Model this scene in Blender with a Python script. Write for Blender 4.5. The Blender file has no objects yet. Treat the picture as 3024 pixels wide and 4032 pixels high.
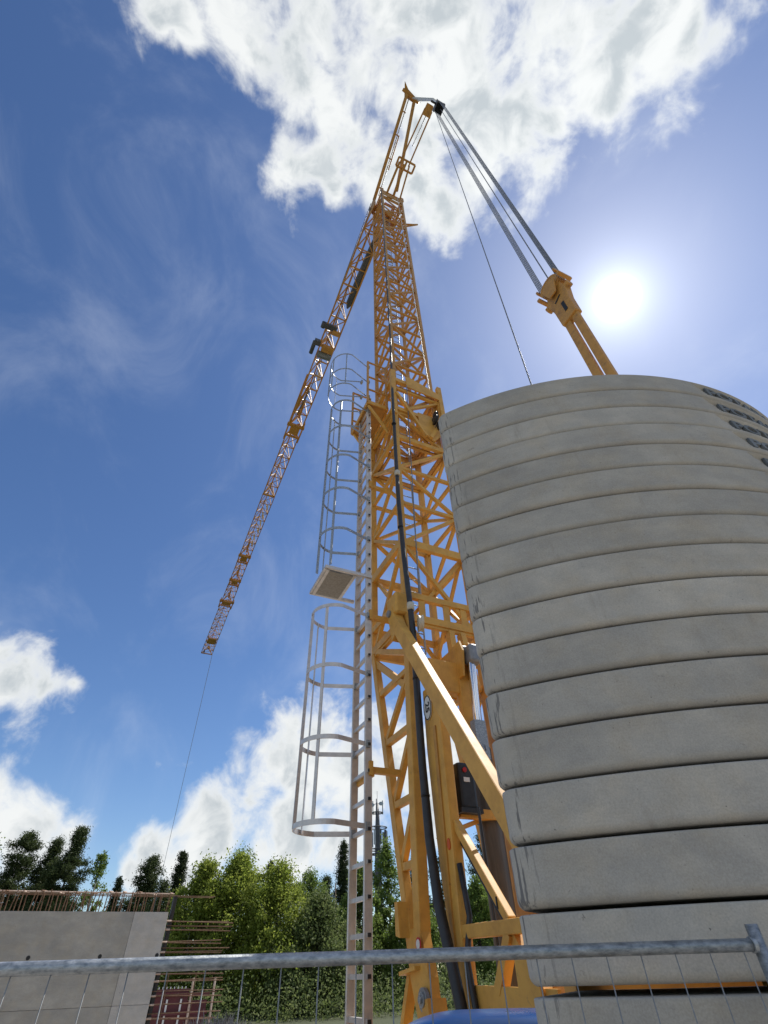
import bpy, bmesh, math, random
import numpy as np
from mathutils import Vector, Matrix
R = math.radians
scene = bpy.context.scene
col = scene.collection

# ------------------------------------------------------------------ camera
EYE = 1.93
cam_d = bpy.data.cameras.new('camera')
cam = bpy.data.objects.new('camera', cam_d); col.objects.link(cam)
cam_d.sensor_fit = 'HORIZONTAL'; cam_d.sensor_width = 36.0
cam_d.lens = 22.978; cam_d.clip_start = 0.05; cam_d.clip_end = 3000
ax, ay, az = (0.99935, 0.02460, -0.02624), (0.03596, -0.68349, 0.72907), (0.0, -0.72955, -0.68393)
cam.matrix_world = Matrix(((ax[0], ay[0], az[0], 0), (ax[1], ay[1], az[1], 0), (ax[2], ay[2], az[2], EYE), (0, 0, 0, 1)))
scene.camera = cam

# ------------------------------------------------------------------ light, sky, exposure
SUN_AZ, SUN_EL = R(47.84), R(56.24)
SUN = Vector((0.41187, 0.37301, 0.83140))
sd = bpy.data.lights.new('sun', 'SUN'); sd.energy = 5.0; sd.angle = R(0.53); sd.color = (1.0, 0.95, 0.87)
so = bpy.data.objects.new('sun', sd); col.objects.link(so); so.location = (20, 20, 60)
so.rotation_euler = (-SUN).to_track_quat('-Z', 'Y').to_euler()
vs = scene.view_settings
vs.view_transform = 'Standard'; vs.look = 'None'; vs.gamma = 1.0; vs.use_curve_mapping = False
vs.exposure = 0.10

world = bpy.data.worlds.new('World'); scene.world = world; world.use_nodes = True
wt = world.node_tree; wt.nodes.clear()
def wn(kind, **kw):
    n = wt.nodes.new(kind)
    for k, v in kw.items(): setattr(n, k, v)
    return n
def wl(a, b): wt.links.new(a, b)
def wmath(op, a, b=None, c=None, clamp=False):
    n = wn('ShaderNodeMath', operation=op, use_clamp=clamp)
    for i, x in enumerate((a, b, c)):
        if x is None: continue
        if isinstance(x, (int, float)): n.inputs[i].default_value = x
        else: wl(x, n.inputs[i])
    return n.outputs[0]
def wrange(v, a, b, c=0.0, d=1.0, interp='SMOOTHSTEP'):
    n = wn('ShaderNodeMapRange', interpolation_type=interp)
    wl(v, n.inputs['Value'])
    for k, x in zip(('From Min', 'From Max', 'To Min', 'To Max'), (a, b, c, d)): n.inputs[k].default_value = x
    return n.outputs['Result']
def wmix(fac, a, b):
    n = wn('ShaderNodeMix', data_type='RGBA')
    if isinstance(fac, (int, float)): n.inputs[0].default_value = fac
    else: wl(fac, n.inputs[0])
    for i, x in ((6, a), (7, b)):
        if isinstance(x, tuple): n.inputs[i].default_value = (*x, 1)
        else: wl(x, n.inputs[i])
    return n.outputs[2]
geo = wn('ShaderNodeTexCoord')
DIR = geo.outputs['Generated']
sky = wn('ShaderNodeTexSky', sky_type='NISHITA')
sky.sun_disc = False; sky.sun_elevation = SUN_EL; sky.sun_rotation = SUN_AZ
sky.air_density = 1.0; sky.dust_density = 0.30; sky.ozone_density = 3.0; sky.altitude = 300
hs = wn('ShaderNodeHueSaturation'); hs.inputs['Saturation'].default_value = 1.15; hs.inputs['Hue'].default_value = 0.506
wl(sky.outputs[0], hs.inputs['Color'])
SKY_STR = 0.118
skyc = wn('ShaderNodeVectorMath', operation='SCALE'); wl(hs.outputs[0], skyc.inputs[0]); skyc.inputs['Scale'].default_value = SKY_STR
# cumulus: lobes scattered on the dome, their edges broken up by fractal noise
LOBES = [(-0.290,0.016,0.957,0.037),(-0.253,0.030,0.967,0.024),(-0.153,0.034,0.988,0.051),(-0.108,0.080,0.991,0.042),
(-0.061,0.036,0.997,0.069),(-0.057,0.124,0.991,0.045),(0.003,0.083,0.997,0.085),(-0.000,0.166,0.986,0.047),
(0.039,0.039,0.998,0.087),(0.074,0.144,0.987,0.072),(0.075,0.229,0.971,0.050),(0.123,0.255,0.959,0.044),
(0.145,0.112,0.983,0.087),(0.167,0.216,0.962,0.042),(0.138,0.032,0.990,0.085),(0.218,0.151,0.964,0.070),
(0.240,0.072,0.968,0.081),(0.284,0.139,0.949,0.049),(0.300,0.035,0.953,0.080),(0.339,0.102,0.935,0.052),
(0.381,0.045,0.923,0.057),(0.427,0.041,0.903,0.035),(-0.110,-0.063,0.992,0.094),(0.070,-0.070,0.995,0.123),
(0.274,-0.045,0.961,0.106),(-0.125,0.203,0.971,0.043),(-0.079,0.199,0.977,0.040),(-0.066,0.231,0.971,0.027),
(-0.584,0.738,0.338,0.048),(-0.549,0.758,0.353,0.033),(-0.635,0.696,0.336,0.057),
(-0.522,0.772,0.362,0.015),(-0.536,0.829,0.161,0.043),(-0.487,0.860,0.153,0.033),(-0.566,0.808,0.164,0.034),
(-0.606,0.778,0.165,0.048),(-0.206,0.937,0.282,0.054),(-0.133,0.943,0.305,0.064),(-0.234,0.942,0.240,0.059),
(-0.302,0.934,0.192,0.048),(-0.169,0.965,0.200,0.080),(-0.075,0.964,0.255,0.085),(0.010,0.959,0.282,0.071),
(-0.382,0.912,0.152,0.032),(-0.321,0.936,0.142,0.039),(-0.105,0.981,0.161,0.057),(0.081,0.968,0.236,0.068),
(-0.225,0.963,0.149,0.041),
(0.018,0.202,0.979,0.044),(-0.021,0.162,0.987,0.050),(0.037,0.182,0.983,0.044),(-0.075,0.098,0.992,0.044),(-0.118,0.050,0.992,0.036),(-0.200,0.012,0.980,0.026),(0.098,0.184,0.978,0.055),(-0.230,0.927,0.296,0.029),(-0.153,0.955,0.253,0.068),(-0.043,0.972,0.231,0.070),(0.150,0.950,0.272,0.070),(-0.284,0.946,0.156,0.047),(-0.164,0.975,0.148,0.048),(-0.408,0.905,0.123,0.025),
(-0.245,0.94,0.235,0.085),(-0.17,0.955,0.24,0.09),(-0.09,0.96,0.26,0.085),(0.46,0.05,0.886,0.04),(0.40,0.03,0.916,0.07),
# the rest of the dome, out of view: the same broken cumulus
(0.62,0.70,0.35,0.10),(0.72,0.62,0.30,0.10),(0.85,0.30,0.43,0.12),(-0.85,0.20,0.48,0.12),(-0.9,-0.2,0.38,0.14),(-0.6,-0.7,0.40,0.15),(-0.45,-0.8,0.38,0.15),
(0.1,-0.9,0.42,0.17),(0.3,-0.88,0.36,0.15),(0.7,-0.6,0.40,0.15),(0.9,-0.2,0.38,0.14),(-0.2,-0.55,0.81,0.16),(0.35,-0.6,0.72,0.16),(-0.7,-0.3,0.65,0.14)]
def noise(vec, scale, detail, rough, dist=0.0):
    n = wn('ShaderNodeTexNoise'); n.noise_dimensions = '3D'
    wl(vec, n.inputs['Vector']); n.inputs['Scale'].default_value = scale; n.inputs['Detail'].default_value = detail
    n.inputs['Roughness'].default_value = rough; n.inputs['Distortion'].default_value = dist
    return n.outputs['Fac']
nbig = noise(DIR, 10.5, 9.0, 0.56, 0.35)
nfine = noise(DIR, 36.0, 7.0, 0.6, 0.5)
field = None
for x, y, z, r in LOBES:
    d = wn('ShaderNodeVectorMath', operation='DISTANCE'); wl(DIR, d.inputs[0]); d.inputs[1].default_value = Vector((x, y, z)).normalized()
    v = wmath('MULTIPLY_ADD', d.outputs['Value'], -1.0 / r, 1.0)          # 1 in the middle, 0 at the rim
    field = v if field is None else wmath('SMOOTH_MAX', field, v, 0.5)
edge = wmath('ADD', wmath('MULTIPLY_ADD', nbig, 4.4, -2.08), wmath('MULTIPLY_ADD', nfine, 0.8, -0.4))
body = wmath('ADD', field, edge)
cover = wrange(body, -0.50, 0.78)
thick = wrange(body, 0.25, 1.25)
nshade = noise(DIR, 13.0, 6.0, 0.55, 0.6)
shade = wmath('MULTIPLY', thick, wrange(nshade, 0.37, 0.63), clamp=True)
cloud_col = wmix(shade, (0.84, 0.86, 0.86), (0.50, 0.55, 0.585))
# thin cirrus veil
mp = wn('ShaderNodeMapping'); wl(DIR, mp.inputs['Vector']); mp.inputs['Scale'].default_value = (1.5, 1.1, 1.0); mp.inputs['Rotation'].default_value = (0.3, 0.2, 0.6)
veil = wrange(noise(mp.outputs[0], 3.2, 8.0, 0.6, 0.6), 0.44, 0.85, 0.0, 0.20)
c0 = wmix(veil, skyc.outputs[0], (0.78, 0.84, 0.95))
# aureole: sunlight scattered forward by the thin haze round the sun
sdot = wn('ShaderNodeVectorMath', operation='DISTANCE'); wl(DIR, sdot.inputs[0]); sdot.inputs[1].default_value = SUN
sdist = sdot.outputs['Value']
a1 = wmath('POWER', 2.71828, wmath('MULTIPLY', sdist, -1.0 / 0.26))
a2 = wmath('POWER', 2.71828, wmath('MULTIPLY', sdist, -1.0 / 0.034))
core = wrange(sdist, 0.004, 0.042, 1.0, 0.0)
glow = wmath('ADD', wmath('ADD', wmath('MULTIPLY', a1, 0.20), wmath('MULTIPLY', a2, 1.15)), wmath('MULTIPLY', core, 2.0))
c1 = wmix(cover, c0, cloud_col)
gl = wn('ShaderNodeVectorMath', operation='SCALE'); gl.inputs[0].default_value = (0.90, 0.98, 1.0); wl(glow, gl.inputs['Scale'])
c2 = wn('ShaderNodeVectorMath', operation='ADD'); wl(c1, c2.inputs[0]); wl(gl.outputs[0], c2.inputs[1])
bg = wn('ShaderNodeBackground'); wl(c2.outputs[0], bg.inputs['Color']); bg.inputs['Strength'].default_value = 1.0
wo = wn('ShaderNodeOutputWorld'); wl(bg.outputs[0], wo.inputs['Surface'])
world.cycles.sampling_method = 'MANUAL'; world.cycles.sample_map_resolution = 1024

# ------------------------------------------------------------------ materials
def material(name, base, var=None, rough=0.5, metal=0.0, scale=6.0, bump=0.0, bump_scale=40.0, rough_var=0.0, spec=0.5, stretch=(1, 1, 1), lo=0.35, hi=0.65, wear=None):
    m = bpy.data.materials.new(name); m.use_nodes = True
    nt = m.node_tree; b = nt.nodes['Principled BSDF']
    b.inputs['Roughness'].default_value = rough; b.inputs['Metallic'].default_value = metal
    b.inputs['Base Color'].default_value = (*base, 1)
    b.inputs['Specular IOR Level'].default_value = spec
    g = nt.nodes.new('ShaderNodeNewGeometry')
    mp = nt.nodes.new('ShaderNodeMapping'); mp.inputs['Scale'].default_value = stretch
    nt.links.new(g.outputs['Position'], mp.inputs['Vector'])
    if var is not None:
        n = nt.nodes.new('ShaderNodeTexNoise'); n.inputs['Scale'].default_value = scale; n.inputs['Detail'].default_value = 7; n.inputs['Roughness'].default_value = 0.65
        nt.links.new(mp.outputs[0], n.inputs['Vector'])
        r = nt.nodes.new('ShaderNodeValToRGB'); r.color_ramp.elements[0].position = lo; r.color_ramp.elements[1].position = hi
        r.color_ramp.elements[0].color = (*base, 1); r.color_ramp.elements[1].color = (*var, 1)
        nt.links.new(n.outputs['Fac'], r.inputs['Fac']); nt.links.new(r.outputs['Color'], b.inputs['Base Color'])
        if rough_var:
            q = nt.nodes.new('ShaderNodeMapRange'); q.inputs['To Min'].default_value = rough - rough_var; q.inputs['To Max'].default_value = rough + rough_var
            nt.links.new(n.outputs['Fac'], q.inputs['Value']); nt.links.new(q.outputs['Result'], b.inputs['Roughness'])
    if wear:
        w1 = nt.nodes.new('ShaderNodeTexNoise'); w1.inputs['Scale'].default_value = 14; w1.inputs['Detail'].default_value = 9; w1.inputs['Roughness'].default_value = 0.72
        nt.links.new(g.outputs['Position'], w1.inputs['Vector'])
        wr_ = nt.nodes.new('ShaderNodeMapRange'); wr_.inputs['From Min'].default_value = 0.60; wr_.inputs['From Max'].default_value = 0.72; wr_.inputs['To Max'].default_value = 0.75
        nt.links.new(w1.outputs['Fac'], wr_.inputs['Value'])
        wm = nt.nodes.new('ShaderNodeMix'); wm.data_type = 'RGBA'; nt.links.new(wr_.outputs['Result'], wm.inputs[0]); nt.links.new(r.outputs['Color'], wm.inputs[6]); wm.inputs[7].default_value = (*wear, 1)
        nt.links.new(wm.outputs[2], b.inputs['Base Color'])
    if bump:
        n2 = nt.nodes.new('ShaderNodeTexNoise'); n2.inputs['Scale'].default_value = bump_scale; n2.inputs['Detail'].default_value = 5
        nt.links.new(mp.outputs[0], n2.inputs['Vector'])
        bp = nt.nodes.new('ShaderNodeBump'); bp.inputs['Strength'].default_value = bump; bp.inputs['Distance'].default_value = 0.01
        nt.links.new(n2.outputs['Fac'], bp.inputs['Height']); nt.links.new(bp.outputs['Normal'], b.inputs['Normal'])
    return m
M = {}
M['yellow'] = material('crane_yellow_paint', (0.68, 0.365, 0.072), (0.50, 0.255, 0.055), rough=0.5, scale=4.0, spec=0.35, rough_var=0.14, lo=0.42, hi=0.72, wear=(0.26, 0.15, 0.07))
M['yellow_old'] = material('crane_yellow_worn_paint', (0.54, 0.265, 0.05), (0.34, 0.165, 0.045), rough=0.52, scale=7.0, rough_var=0.1, lo=0.45, hi=0.75, wear=(0.20, 0.11, 0.05))
M['alu'] = material('aluminium', (0.68, 0.62, 0.57), (0.54, 0.50, 0.465), rough=0.42, metal=0.55, scale=9, rough_var=0.1)
M['galv'] = material('galvanised_steel', (0.17, 0.195, 0.215), (0.52, 0.545, 0.56), rough=0.46, metal=0.7, scale=60, rough_var=0.14, bump=0.15, bump_scale=120, stretch=(0.6, 0.6, 1.4), lo=0.30, hi=0.72)
M['steel'] = material('wire_rope_steel', (0.16, 0.17, 0.18), (0.24, 0.24, 0.24), rough=0.5, metal=0.6, scale=30)
M['wire'] = material('dull_fence_wire', (0.20, 0.21, 0.22), (0.32, 0.33, 0.33), rough=0.7, metal=0.1, scale=30, spec=0.2)
M['white'] = material('white_paint', (0.72, 0.71, 0.68), (0.60, 0.59, 0.56), rough=0.45, scale=8)
M['chrome'] = material('chromed_rod', (0.75, 0.77, 0.80), None, rough=0.12, metal=1.0)
M['black'] = material('black_rubber', (0.014, 0.014, 0.016), (0.03, 0.03, 0.032), rough=0.45, scale=12)
M['darkgrey'] = material('dark_grey_cylinder', (0.075, 0.066, 0.060), (0.12, 0.105, 0.09), rough=0.5, scale=5, stretch=(6, 6, 0.6))
M['grey'] = material('grey_cast_steel', (0.20, 0.21, 0.22), (0.28, 0.28, 0.29), rough=0.4, metal=0.3, scale=9)
M['cream'] = material('cream_nylon', (0.62, 0.55, 0.43), (0.5, 0.44, 0.34), rough=0.5, scale=20)
M['board'] = material('plywood_hatch', (0.36, 0.33, 0.29), (0.24, 0.22, 0.19), rough=0.75, scale=30, stretch=(1, 1, 1), bump=0.2)
M['red'] = material('red_paint', (0.55, 0.02, 0.02), (0.4, 0.015, 0.015), rough=0.4)
M['orange'] = material('orange_reflector', (0.75, 0.13, 0.02), (0.6, 0.1, 0.02), rough=0.3)
M['ink'] = material('black_print', (0.012, 0.012, 0.012), None, rough=0.6)
M['blue'] = material('blue_plastic', (0.009, 0.06, 0.21), (0.008, 0.048, 0.17), rough=0.30, scale=2.5, rough_var=0.08, spec=0.3)
M['rust'] = material('rusty_rebar', (0.12, 0.055, 0.026), (0.20, 0.12, 0.07), rough=0.8, scale=18)
M['capcol'] = material('pale_rebar_caps', (0.55, 0.44, 0.36), (0.40, 0.26, 0.18), rough=0.7, scale=12)
M['maroon'] = material('maroon_formwork', (0.12, 0.018, 0.022), (0.08, 0.015, 0.018), rough=0.55, scale=4)
M['ply_dark'] = material('dark_formwork_board', (0.018, 0.015, 0.014), (0.03, 0.026, 0.022), rough=0.6, scale=6)
M['bark'] = material('pine_bark', (0.10, 0.068, 0.045), (0.055, 0.042, 0.034), rough=0.9, scale=7, stretch=(1, 1, 0.3))
M['birchbark'] = material('birch_bark', (0.42, 0.40, 0.36), (0.07, 0.06, 0.055), rough=0.85, scale=5, stretch=(1, 1, 3), lo=0.5, hi=0.66)
M['mastgrey'] = material('antenna_grey', (0.05, 0.055, 0.06), (0.09, 0.09, 0.1), rough=0.5, scale=3)
M['hair'] = material('grey_hair', (0.20, 0.17, 0.15), (0.34, 0.31, 0.29), rough=0.6, scale=60)
M['skin'] = material('skin', (0.52, 0.32, 0.24), (0.46, 0.27, 0.2), rough=0.5, scale=15)
M['jacket'] = material('dark_jacket', (0.03, 0.035, 0.05), (0.045, 0.05, 0.065), rough=0.85, scale=30)
M['jeans'] = material('blue_trousers', (0.04, 0.06, 0.11), (0.06, 0.08, 0.13), rough=0.9, scale=40)
M['shoe'] = material('dark_shoes', (0.02, 0.018, 0.016), None, rough=0.6)

def concrete(name, light, dark, streaks=False):
    m = bpy.data.materials.new(name); m.use_nodes = True
    nt = m.node_tree; b = nt.nodes['Principled BSDF']; b.inputs['Roughness'].default_value = 0.85
    L = nt.links.new
    tc = nt.nodes.new('ShaderNodeTexCoord'); oi = nt.nodes.new('ShaderNodeObjectInfo')
    off = nt.nodes.new('ShaderNodeVectorMath'); off.operation = 'MULTIPLY_ADD'
    L(oi.outputs['Random'], off.inputs[0]); off.inputs[1].default_value = (13, 29, 41); L(tc.outputs['Object'], off.inputs[2])
    def nz(scale, detail, rough, stretch=None):
        n = nt.nodes.new('ShaderNodeTexNoise'); n.inputs['Scale'].default_value = scale; n.inputs['Detail'].default_value = detail; n.inputs['Roughness'].default_value = rough
        if stretch:
            mp = nt.nodes.new('ShaderNodeMapping'); mp.inputs['Scale'].default_value = stretch; L(off.outputs[0], mp.inputs['Vector']); L(mp.outputs[0], n.inputs['Vector'])
        else: L(off.outputs[0], n.inputs['Vector'])
        return n.outputs['Fac']
    def ramp(f, p0, p1, c0=(0, 0, 0), c1=(1, 1, 1)):
        r = nt.nodes.new('ShaderNodeValToRGB'); r.color_ramp.elements[0].position = p0; r.color_ramp.elements[1].position = p1
        r.color_ramp.elements[0].color = (*c0, 1); r.color_ramp.elements[1].color = (*c1, 1); L(f, r.inputs['Fac']); return r.outputs['Color']
    def mix(fac, a, c):
        n = nt.nodes.new('ShaderNodeMix'); n.data_type = 'RGBA'
        if isinstance(fac, float): n.inputs[0].default_value = fac
        else: L(fac, n.inputs[0])
        for i, x in ((6, a), (7, c)):
            if isinstance(x, tuple): n.inputs[i].default_value = (*x, 1)
            else: L(x, n.inputs[i])
        return n.outputs[2]
    base = ramp(nz(1.6, 8, 0.62), 0.33, 0.70, dark, light)
    warm = mix(ramp(nz(5.0, 6, 0.6), 0.45, 0.75), base, tuple(x * y for x, y in zip(light, (0.93, 0.84, 0.70))))
    base = mix(0.5, base, warm)
    # every casting comes out a little lighter or darker
    mul = nt.nodes.new('ShaderNodeMix'); mul.data_type = 'RGBA'; mul.blend_type = 'MULTIPLY'; mul.inputs[0].default_value = 1.0
    L(base, mul.inputs[6])
    mr = nt.nodes.new('ShaderNodeMapRange'); mr.inputs['To Min'].default_value = 0.86; mr.inputs['To Max'].default_value = 1.08
    L(oi.outputs['Random'], mr.inputs['Value']); L(mr.outputs['Result'], mul.inputs[7])
    c = mul.outputs[2]
    # small pores and blotches
    pores = ramp(nz(46, 3, 0.5), 0.225, 0.28)
    c = mix(pores, tuple(x * 0.45 for x in dark), c)
    grain = ramp(nz(150, 3, 0.6), 0.30, 0.72, (0.88, 0.88, 0.88), (1.12, 1.12, 1.12))
    gm = nt.nodes.new('ShaderNodeMix'); gm.data_type = 'RGBA'; gm.blend_type = 'MULTIPLY'; gm.inputs[0].default_value = 1.0; L(c, gm.inputs[6]); L(grain, gm.inputs[7]); c = gm.outputs[2]
    cloudy = ramp(nz(4.2, 7, 0.68, (1, 1, 2.2)), 0.40, 0.68, (0.91, 0.915, 0.92), (1.09, 1.08, 1.06))
    cm = nt.nodes.new('ShaderNodeMix'); cm.data_type = 'RGBA'; cm.blend_type = 'MULTIPLY'; cm.inputs[0].default_value = 1.0; L(c, cm.inputs[6]); L(cloudy, cm.inputs[7]); c = cm.outputs[2]
    blot = ramp(nz(11, 6, 0.75, (1, 1, 1.6)), 0.27, 0.36)
    c = mix(blot, tuple(x * 0.66 for x in dark), c)
    if streaks:
        run = ramp(nz(11, 5, 0.65, (1.0, 1.0, 0.10)), 0.60, 0.74, (0, 0, 0), (0.45, 0.45, 0.45))
        c = mix(run, c, (0.27, 0.235, 0.19))
        att = nt.nodes.new('ShaderNodeAttribute'); att.attribute_name = 'corner'
        s = ramp(nz(48, 4, 0.6, (1.0, 1.0, 0.10)), 0.55, 0.61)
        s2 = nt.nodes.new('ShaderNodeMath'); s2.operation = 'MULTIPLY'; L(s, s2.inputs[0]); L(att.outputs['Fac'], s2.inputs[1])
        c = mix(s2.outputs[0], c, (0.07, 0.07, 0.075))
        pale = nt.nodes.new('ShaderNodeMath'); pale.operation = 'MULTIPLY'; L(att.outputs['Fac'], pale.inputs[0]); pale.inputs[1].default_value = 0.22
        c = mix(pale.outputs[0], c, tuple(x * 1.12 for x in light))
    L(c, b.inputs['Base Color'])
    bp = nt.nodes.new('ShaderNodeBump'); bp.inputs['Strength'].default_value = 0.35; bp.inputs['Distance'].default_value = 0.006
    L(nz(38, 6, 0.7), bp.inputs['Height']); L(bp.outputs['Normal'], b.inputs['Normal'])
    return m
M['slab'] = concrete('ballast_concrete', (0.485, 0.455, 0.40), (0.36, 0.34, 0.305), True)
M['slab_letter'] = concrete('dark_cast_letters', (0.20, 0.22, 0.24), (0.12, 0.135, 0.15))  # dark bluish tone holds both the weathering and the shade on the letters
M['wallc'] = concrete('wall_concrete', (0.44, 0.41, 0.36), (0.33, 0.31, 0.275))
M['wallpatch'] = concrete('pale_wall_concrete', (0.49, 0.46, 0.42), (0.39, 0.365, 0.335))

def leafmat(name, c0, c1, trans):
    m = bpy.data.materials.new(name); m.use_nodes = True; nt = m.node_tree; L = nt.links.new
    b = nt.nodes['Principled BSDF']; b.inputs['Roughness'].default_value = 0.6; b.inputs['Specular IOR Level'].default_value = 0.25
    g = nt.nodes.new('ShaderNodeNewGeometry'); n = nt.nodes.new('ShaderNodeTexNoise'); n.inputs['Scale'].default_value = 0.9; n.inputs['Detail'].default_value = 4
    L(g.outputs['Position'], n.inputs['Vector'])
    n2 = nt.nodes.new('ShaderNodeTexWhiteNoise'); L(g.outputs['Random Per Island'], n2.inputs['Vector'])
    ad = nt.nodes.new('ShaderNodeMath'); ad.operation = 'MULTIPLY_ADD'; ad.inputs[1].default_value = 0.45; L(g.outputs['Random Per Island'], ad.inputs[0]); L(n.outputs['Fac'], ad.inputs[2])
    r = nt.nodes.new('ShaderNodeValToRGB'); r.color_ramp.elements[0].position = 0.42; r.color_ramp.elements[1].position = 0.98
    r.color_ramp.elements[0].color = (*c0, 1); r.color_ramp.elements[1].color = (*c1, 1); L(ad.outputs[0], r.inputs['Fac'])
    L(r.outputs['Color'], b.inputs['Base Color'])
    t = nt.nodes.new('ShaderNodeBsdfTranslucent'); L(r.outputs['Color'], t.inputs['Color'])
    mx = nt.nodes.new('ShaderNodeMixShader'); mx.inputs[0].default_value = trans
    L(b.outputs[0], mx.inputs[1]); L(t.outputs[0], mx.inputs[2]); L(mx.outputs[0], nt.nodes['Material Output'].inputs['Surface'])
    return m
M['birch'] = leafmat('birch_leaves', (0.16, 0.22, 0.028), (0.33, 0.38, 0.075), 0.6)
M['alder'] = leafmat('alder_leaves', (0.085, 0.125, 0.032), (0.22, 0.26, 0.10), 0.5)
M['aspen'] = leafmat('aspen_leaves', (0.10, 0.165, 0.03), (0.22, 0.29, 0.07), 0.55)
M['needle'] = leafmat('pine_needles', (0.035, 0.056, 0.018), (0.085, 0.11, 0.036), 0.35)
M['spruce'] = leafmat('spruce_needles', (0.026, 0.042, 0.017), (0.065, 0.085, 0.032), 0.3)

# ------------------------------------------------------------------ helpers
def tag(o, label, cat, group=None):
    o['label'] = label; o['category'] = cat
    if group: o['group'] = group
    return o
def empty(name, loc=(0, 0, 0), rz=0.0, parent=None):
    o = bpy.data.objects.new(name, None); col.objects.link(o); o.location = loc; o.rotation_euler = (0, 0, rz); o.empty_display_size = 0.2
    if parent: o.parent = parent
    return o
def link(name, me, parent=None):
    o = bpy.data.objects.new(name, me); col.objects.link(o)
    if parent: o.parent = parent
    return o
def bm_obj(name, bm, mat, parent=None, smooth=False):
    me = bpy.data.meshes.new(name); bm.to_mesh(me); bm.free()
    if smooth: me.polygons.foreach_set('use_smooth', [True] * len(me.polygons))
    me.materials.append(M[mat] if isinstance(mat, str) else mat)
    return link(name, me, parent)
_unit = {}
def unit(kind, mat):
    k = (kind, mat)
    if k in _unit: return _unit[k]
    bm = bmesh.new()
    if kind == 'box': bmesh.ops.create_cube(bm, size=1.0)
    else: bmesh.ops.create_cone(bm, cap_ends=True, segments=12, radius1=0.5, radius2=0.5, depth=1.0)
    me = bpy.data.meshes.new(kind + '_member'); bm.to_mesh(me); bm.free()
    if kind != 'box':
        for p in me.polygons: p.use_smooth = abs(p.normal.z) < 0.5
    me.materials.append(M[mat]); _unit[k] = me
    return me
def frame(p, q, ref=(1, 0, 0)):
    p = Vector(p); q = Vector(q); z = (q - p); l = z.length; z.normalize()
    x = Vector(ref); x = x - z * x.dot(z)
    if x.length < 1e-3: x = Vector((0, 1, 0)); x = x - z * x.dot(z)
    x.normalize(); y = z.cross(x)
    return p, q, x, y, z, l
def place(o, p, q, w, d, ref=(1, 0, 0)):
    p, q, x, y, z, l = frame(p, q, ref); c = (p + q) / 2
    o.matrix_local = Matrix(((x.x * w, y.x * d, z.x * l, c.x), (x.y * w, y.y * d, z.y * l, c.y), (x.z * w, y.z * d, z.z * l, c.z), (0, 0, 0, 1)))
    return o
def bar(name, p, q, w, d=None, mat='yellow', parent=None, ref=(1, 0, 0)):
    return place(link(name, unit('box', mat), parent), p, q, w, w if d is None else d, ref)
def rod(name, p, q, r, mat='steel', parent=None):
    return place(link(name, unit('cyl', mat), parent), p, q, 2 * r, 2 * r)
def add_box(bm, p, q, w, d, ref=(1, 0, 0)):
    p, q, x, y, z, l = frame(p, q, ref); c = (p + q) / 2
    m = Matrix(((x.x * w, y.x * d, z.x * l, c.x), (x.y * w, y.y * d, z.y * l, c.y), (x.z * w, y.z * d, z.z * l, c.z), (0, 0, 0, 1)))
    return bmesh.ops.create_cube(bm, size=1.0, matrix=m)['verts']
def bevel_all(bm, w, seg=2):
    bmesh.ops.bevel(bm, geom=list(bm.edges), offset=w, segments=seg, affect='EDGES', profile=0.6, clamp_overlap=True)
def bbar(name, p, q, w, d, mat, parent, bev=0.012, ref=(1, 0, 0), smooth=False):
    bm = bmesh.new(); add_box(bm, p, q, w, d, ref); bevel_all(bm, bev); return bm_obj(name, bm, mat, parent, smooth)
def add_tube(bm, pts, rad, n=10, close=False):
    pts = [Vector([float(c) for c in p]) for p in pts]; k = len(pts)
    if isinstance(rad, (int, float)): rad = [rad] * k
    rings = []; prev = None
    for i, p in enumerate(pts):
        a = pts[(i - 1) % k] if (close or i > 0) else p; b = pts[(i + 1) % k] if (close or i < k - 1) else p
        t = (b - a).normalized()
        x = prev if prev is not None else (Vector((1, 0, 0)) if abs(t.x) < 0.8 else Vector((0, 1, 0)))
        x = (x - t * x.dot(t)).normalized(); prev = x; y = t.cross(x)
        rings.append([bm.verts.new(p + float(rad[i]) * (x * math.cos(2 * math.pi * j / n) + y * math.sin(2 * math.pi * j / n))) for j in range(n)])
    for i in range(k if close else k - 1):
        r0, r1 = rings[i], rings[(i + 1) % k]
        for j in range(n): bm.faces.new((r0[j], r0[(j + 1) % n], r1[(j + 1) % n], r1[j]))
    if not close:
        bm.faces.new(rings[0][::-1]); bm.faces.new(rings[-1])
def tube(name, pts, rad, mat, parent=None, n=10, close=False):
    bm = bmesh.new(); add_tube(bm, pts, rad, n, close); return bm_obj(name, bm, mat, parent, True)
def add_prism(bm, poly, axis_vec):
    """extrude a planar polygon (3D points) along a vector"""
    a = Vector(axis_vec); v0 = [bm.verts.new(Vector(p)) for p in poly]; v1 = [bm.verts.new(Vector(p) + a) for p in poly]
    bm.faces.new(v0[::-1]); bm.faces.new(v1)
    for i in range(len(poly)):
        j = (i + 1) % len(poly); bm.faces.new((v0[i], v0[j], v1[j], v1[i]))
    bmesh.ops.recalc_face_normals(bm, faces=list(bm.faces))
def prism(name, poly, axis_vec, mat, parent, bev=0.0):
    bm = bmesh.new(); add_prism(bm, poly, axis_vec)
    if bev: bevel_all(bm, bev, 1)
    return bm_obj(name, bm, mat, parent)
def disc(name, c, axis, r, t, mat, parent, n=28, bev=0.0):
    bm = bmesh.new(); a = Vector(axis).normalized(); c = Vector(c)
    mt = Matrix.Translation(c) @ a.to_track_quat('Z', 'Y').to_matrix().to_4x4()
    bmesh.ops.create_cone(bm, cap_ends=True, segments=n, radius1=r, radius2=r, depth=t, matrix=mt)
    if bev: bevel_all(bm, bev, 2)
    return bm_obj(name, bm, mat, parent)
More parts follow.
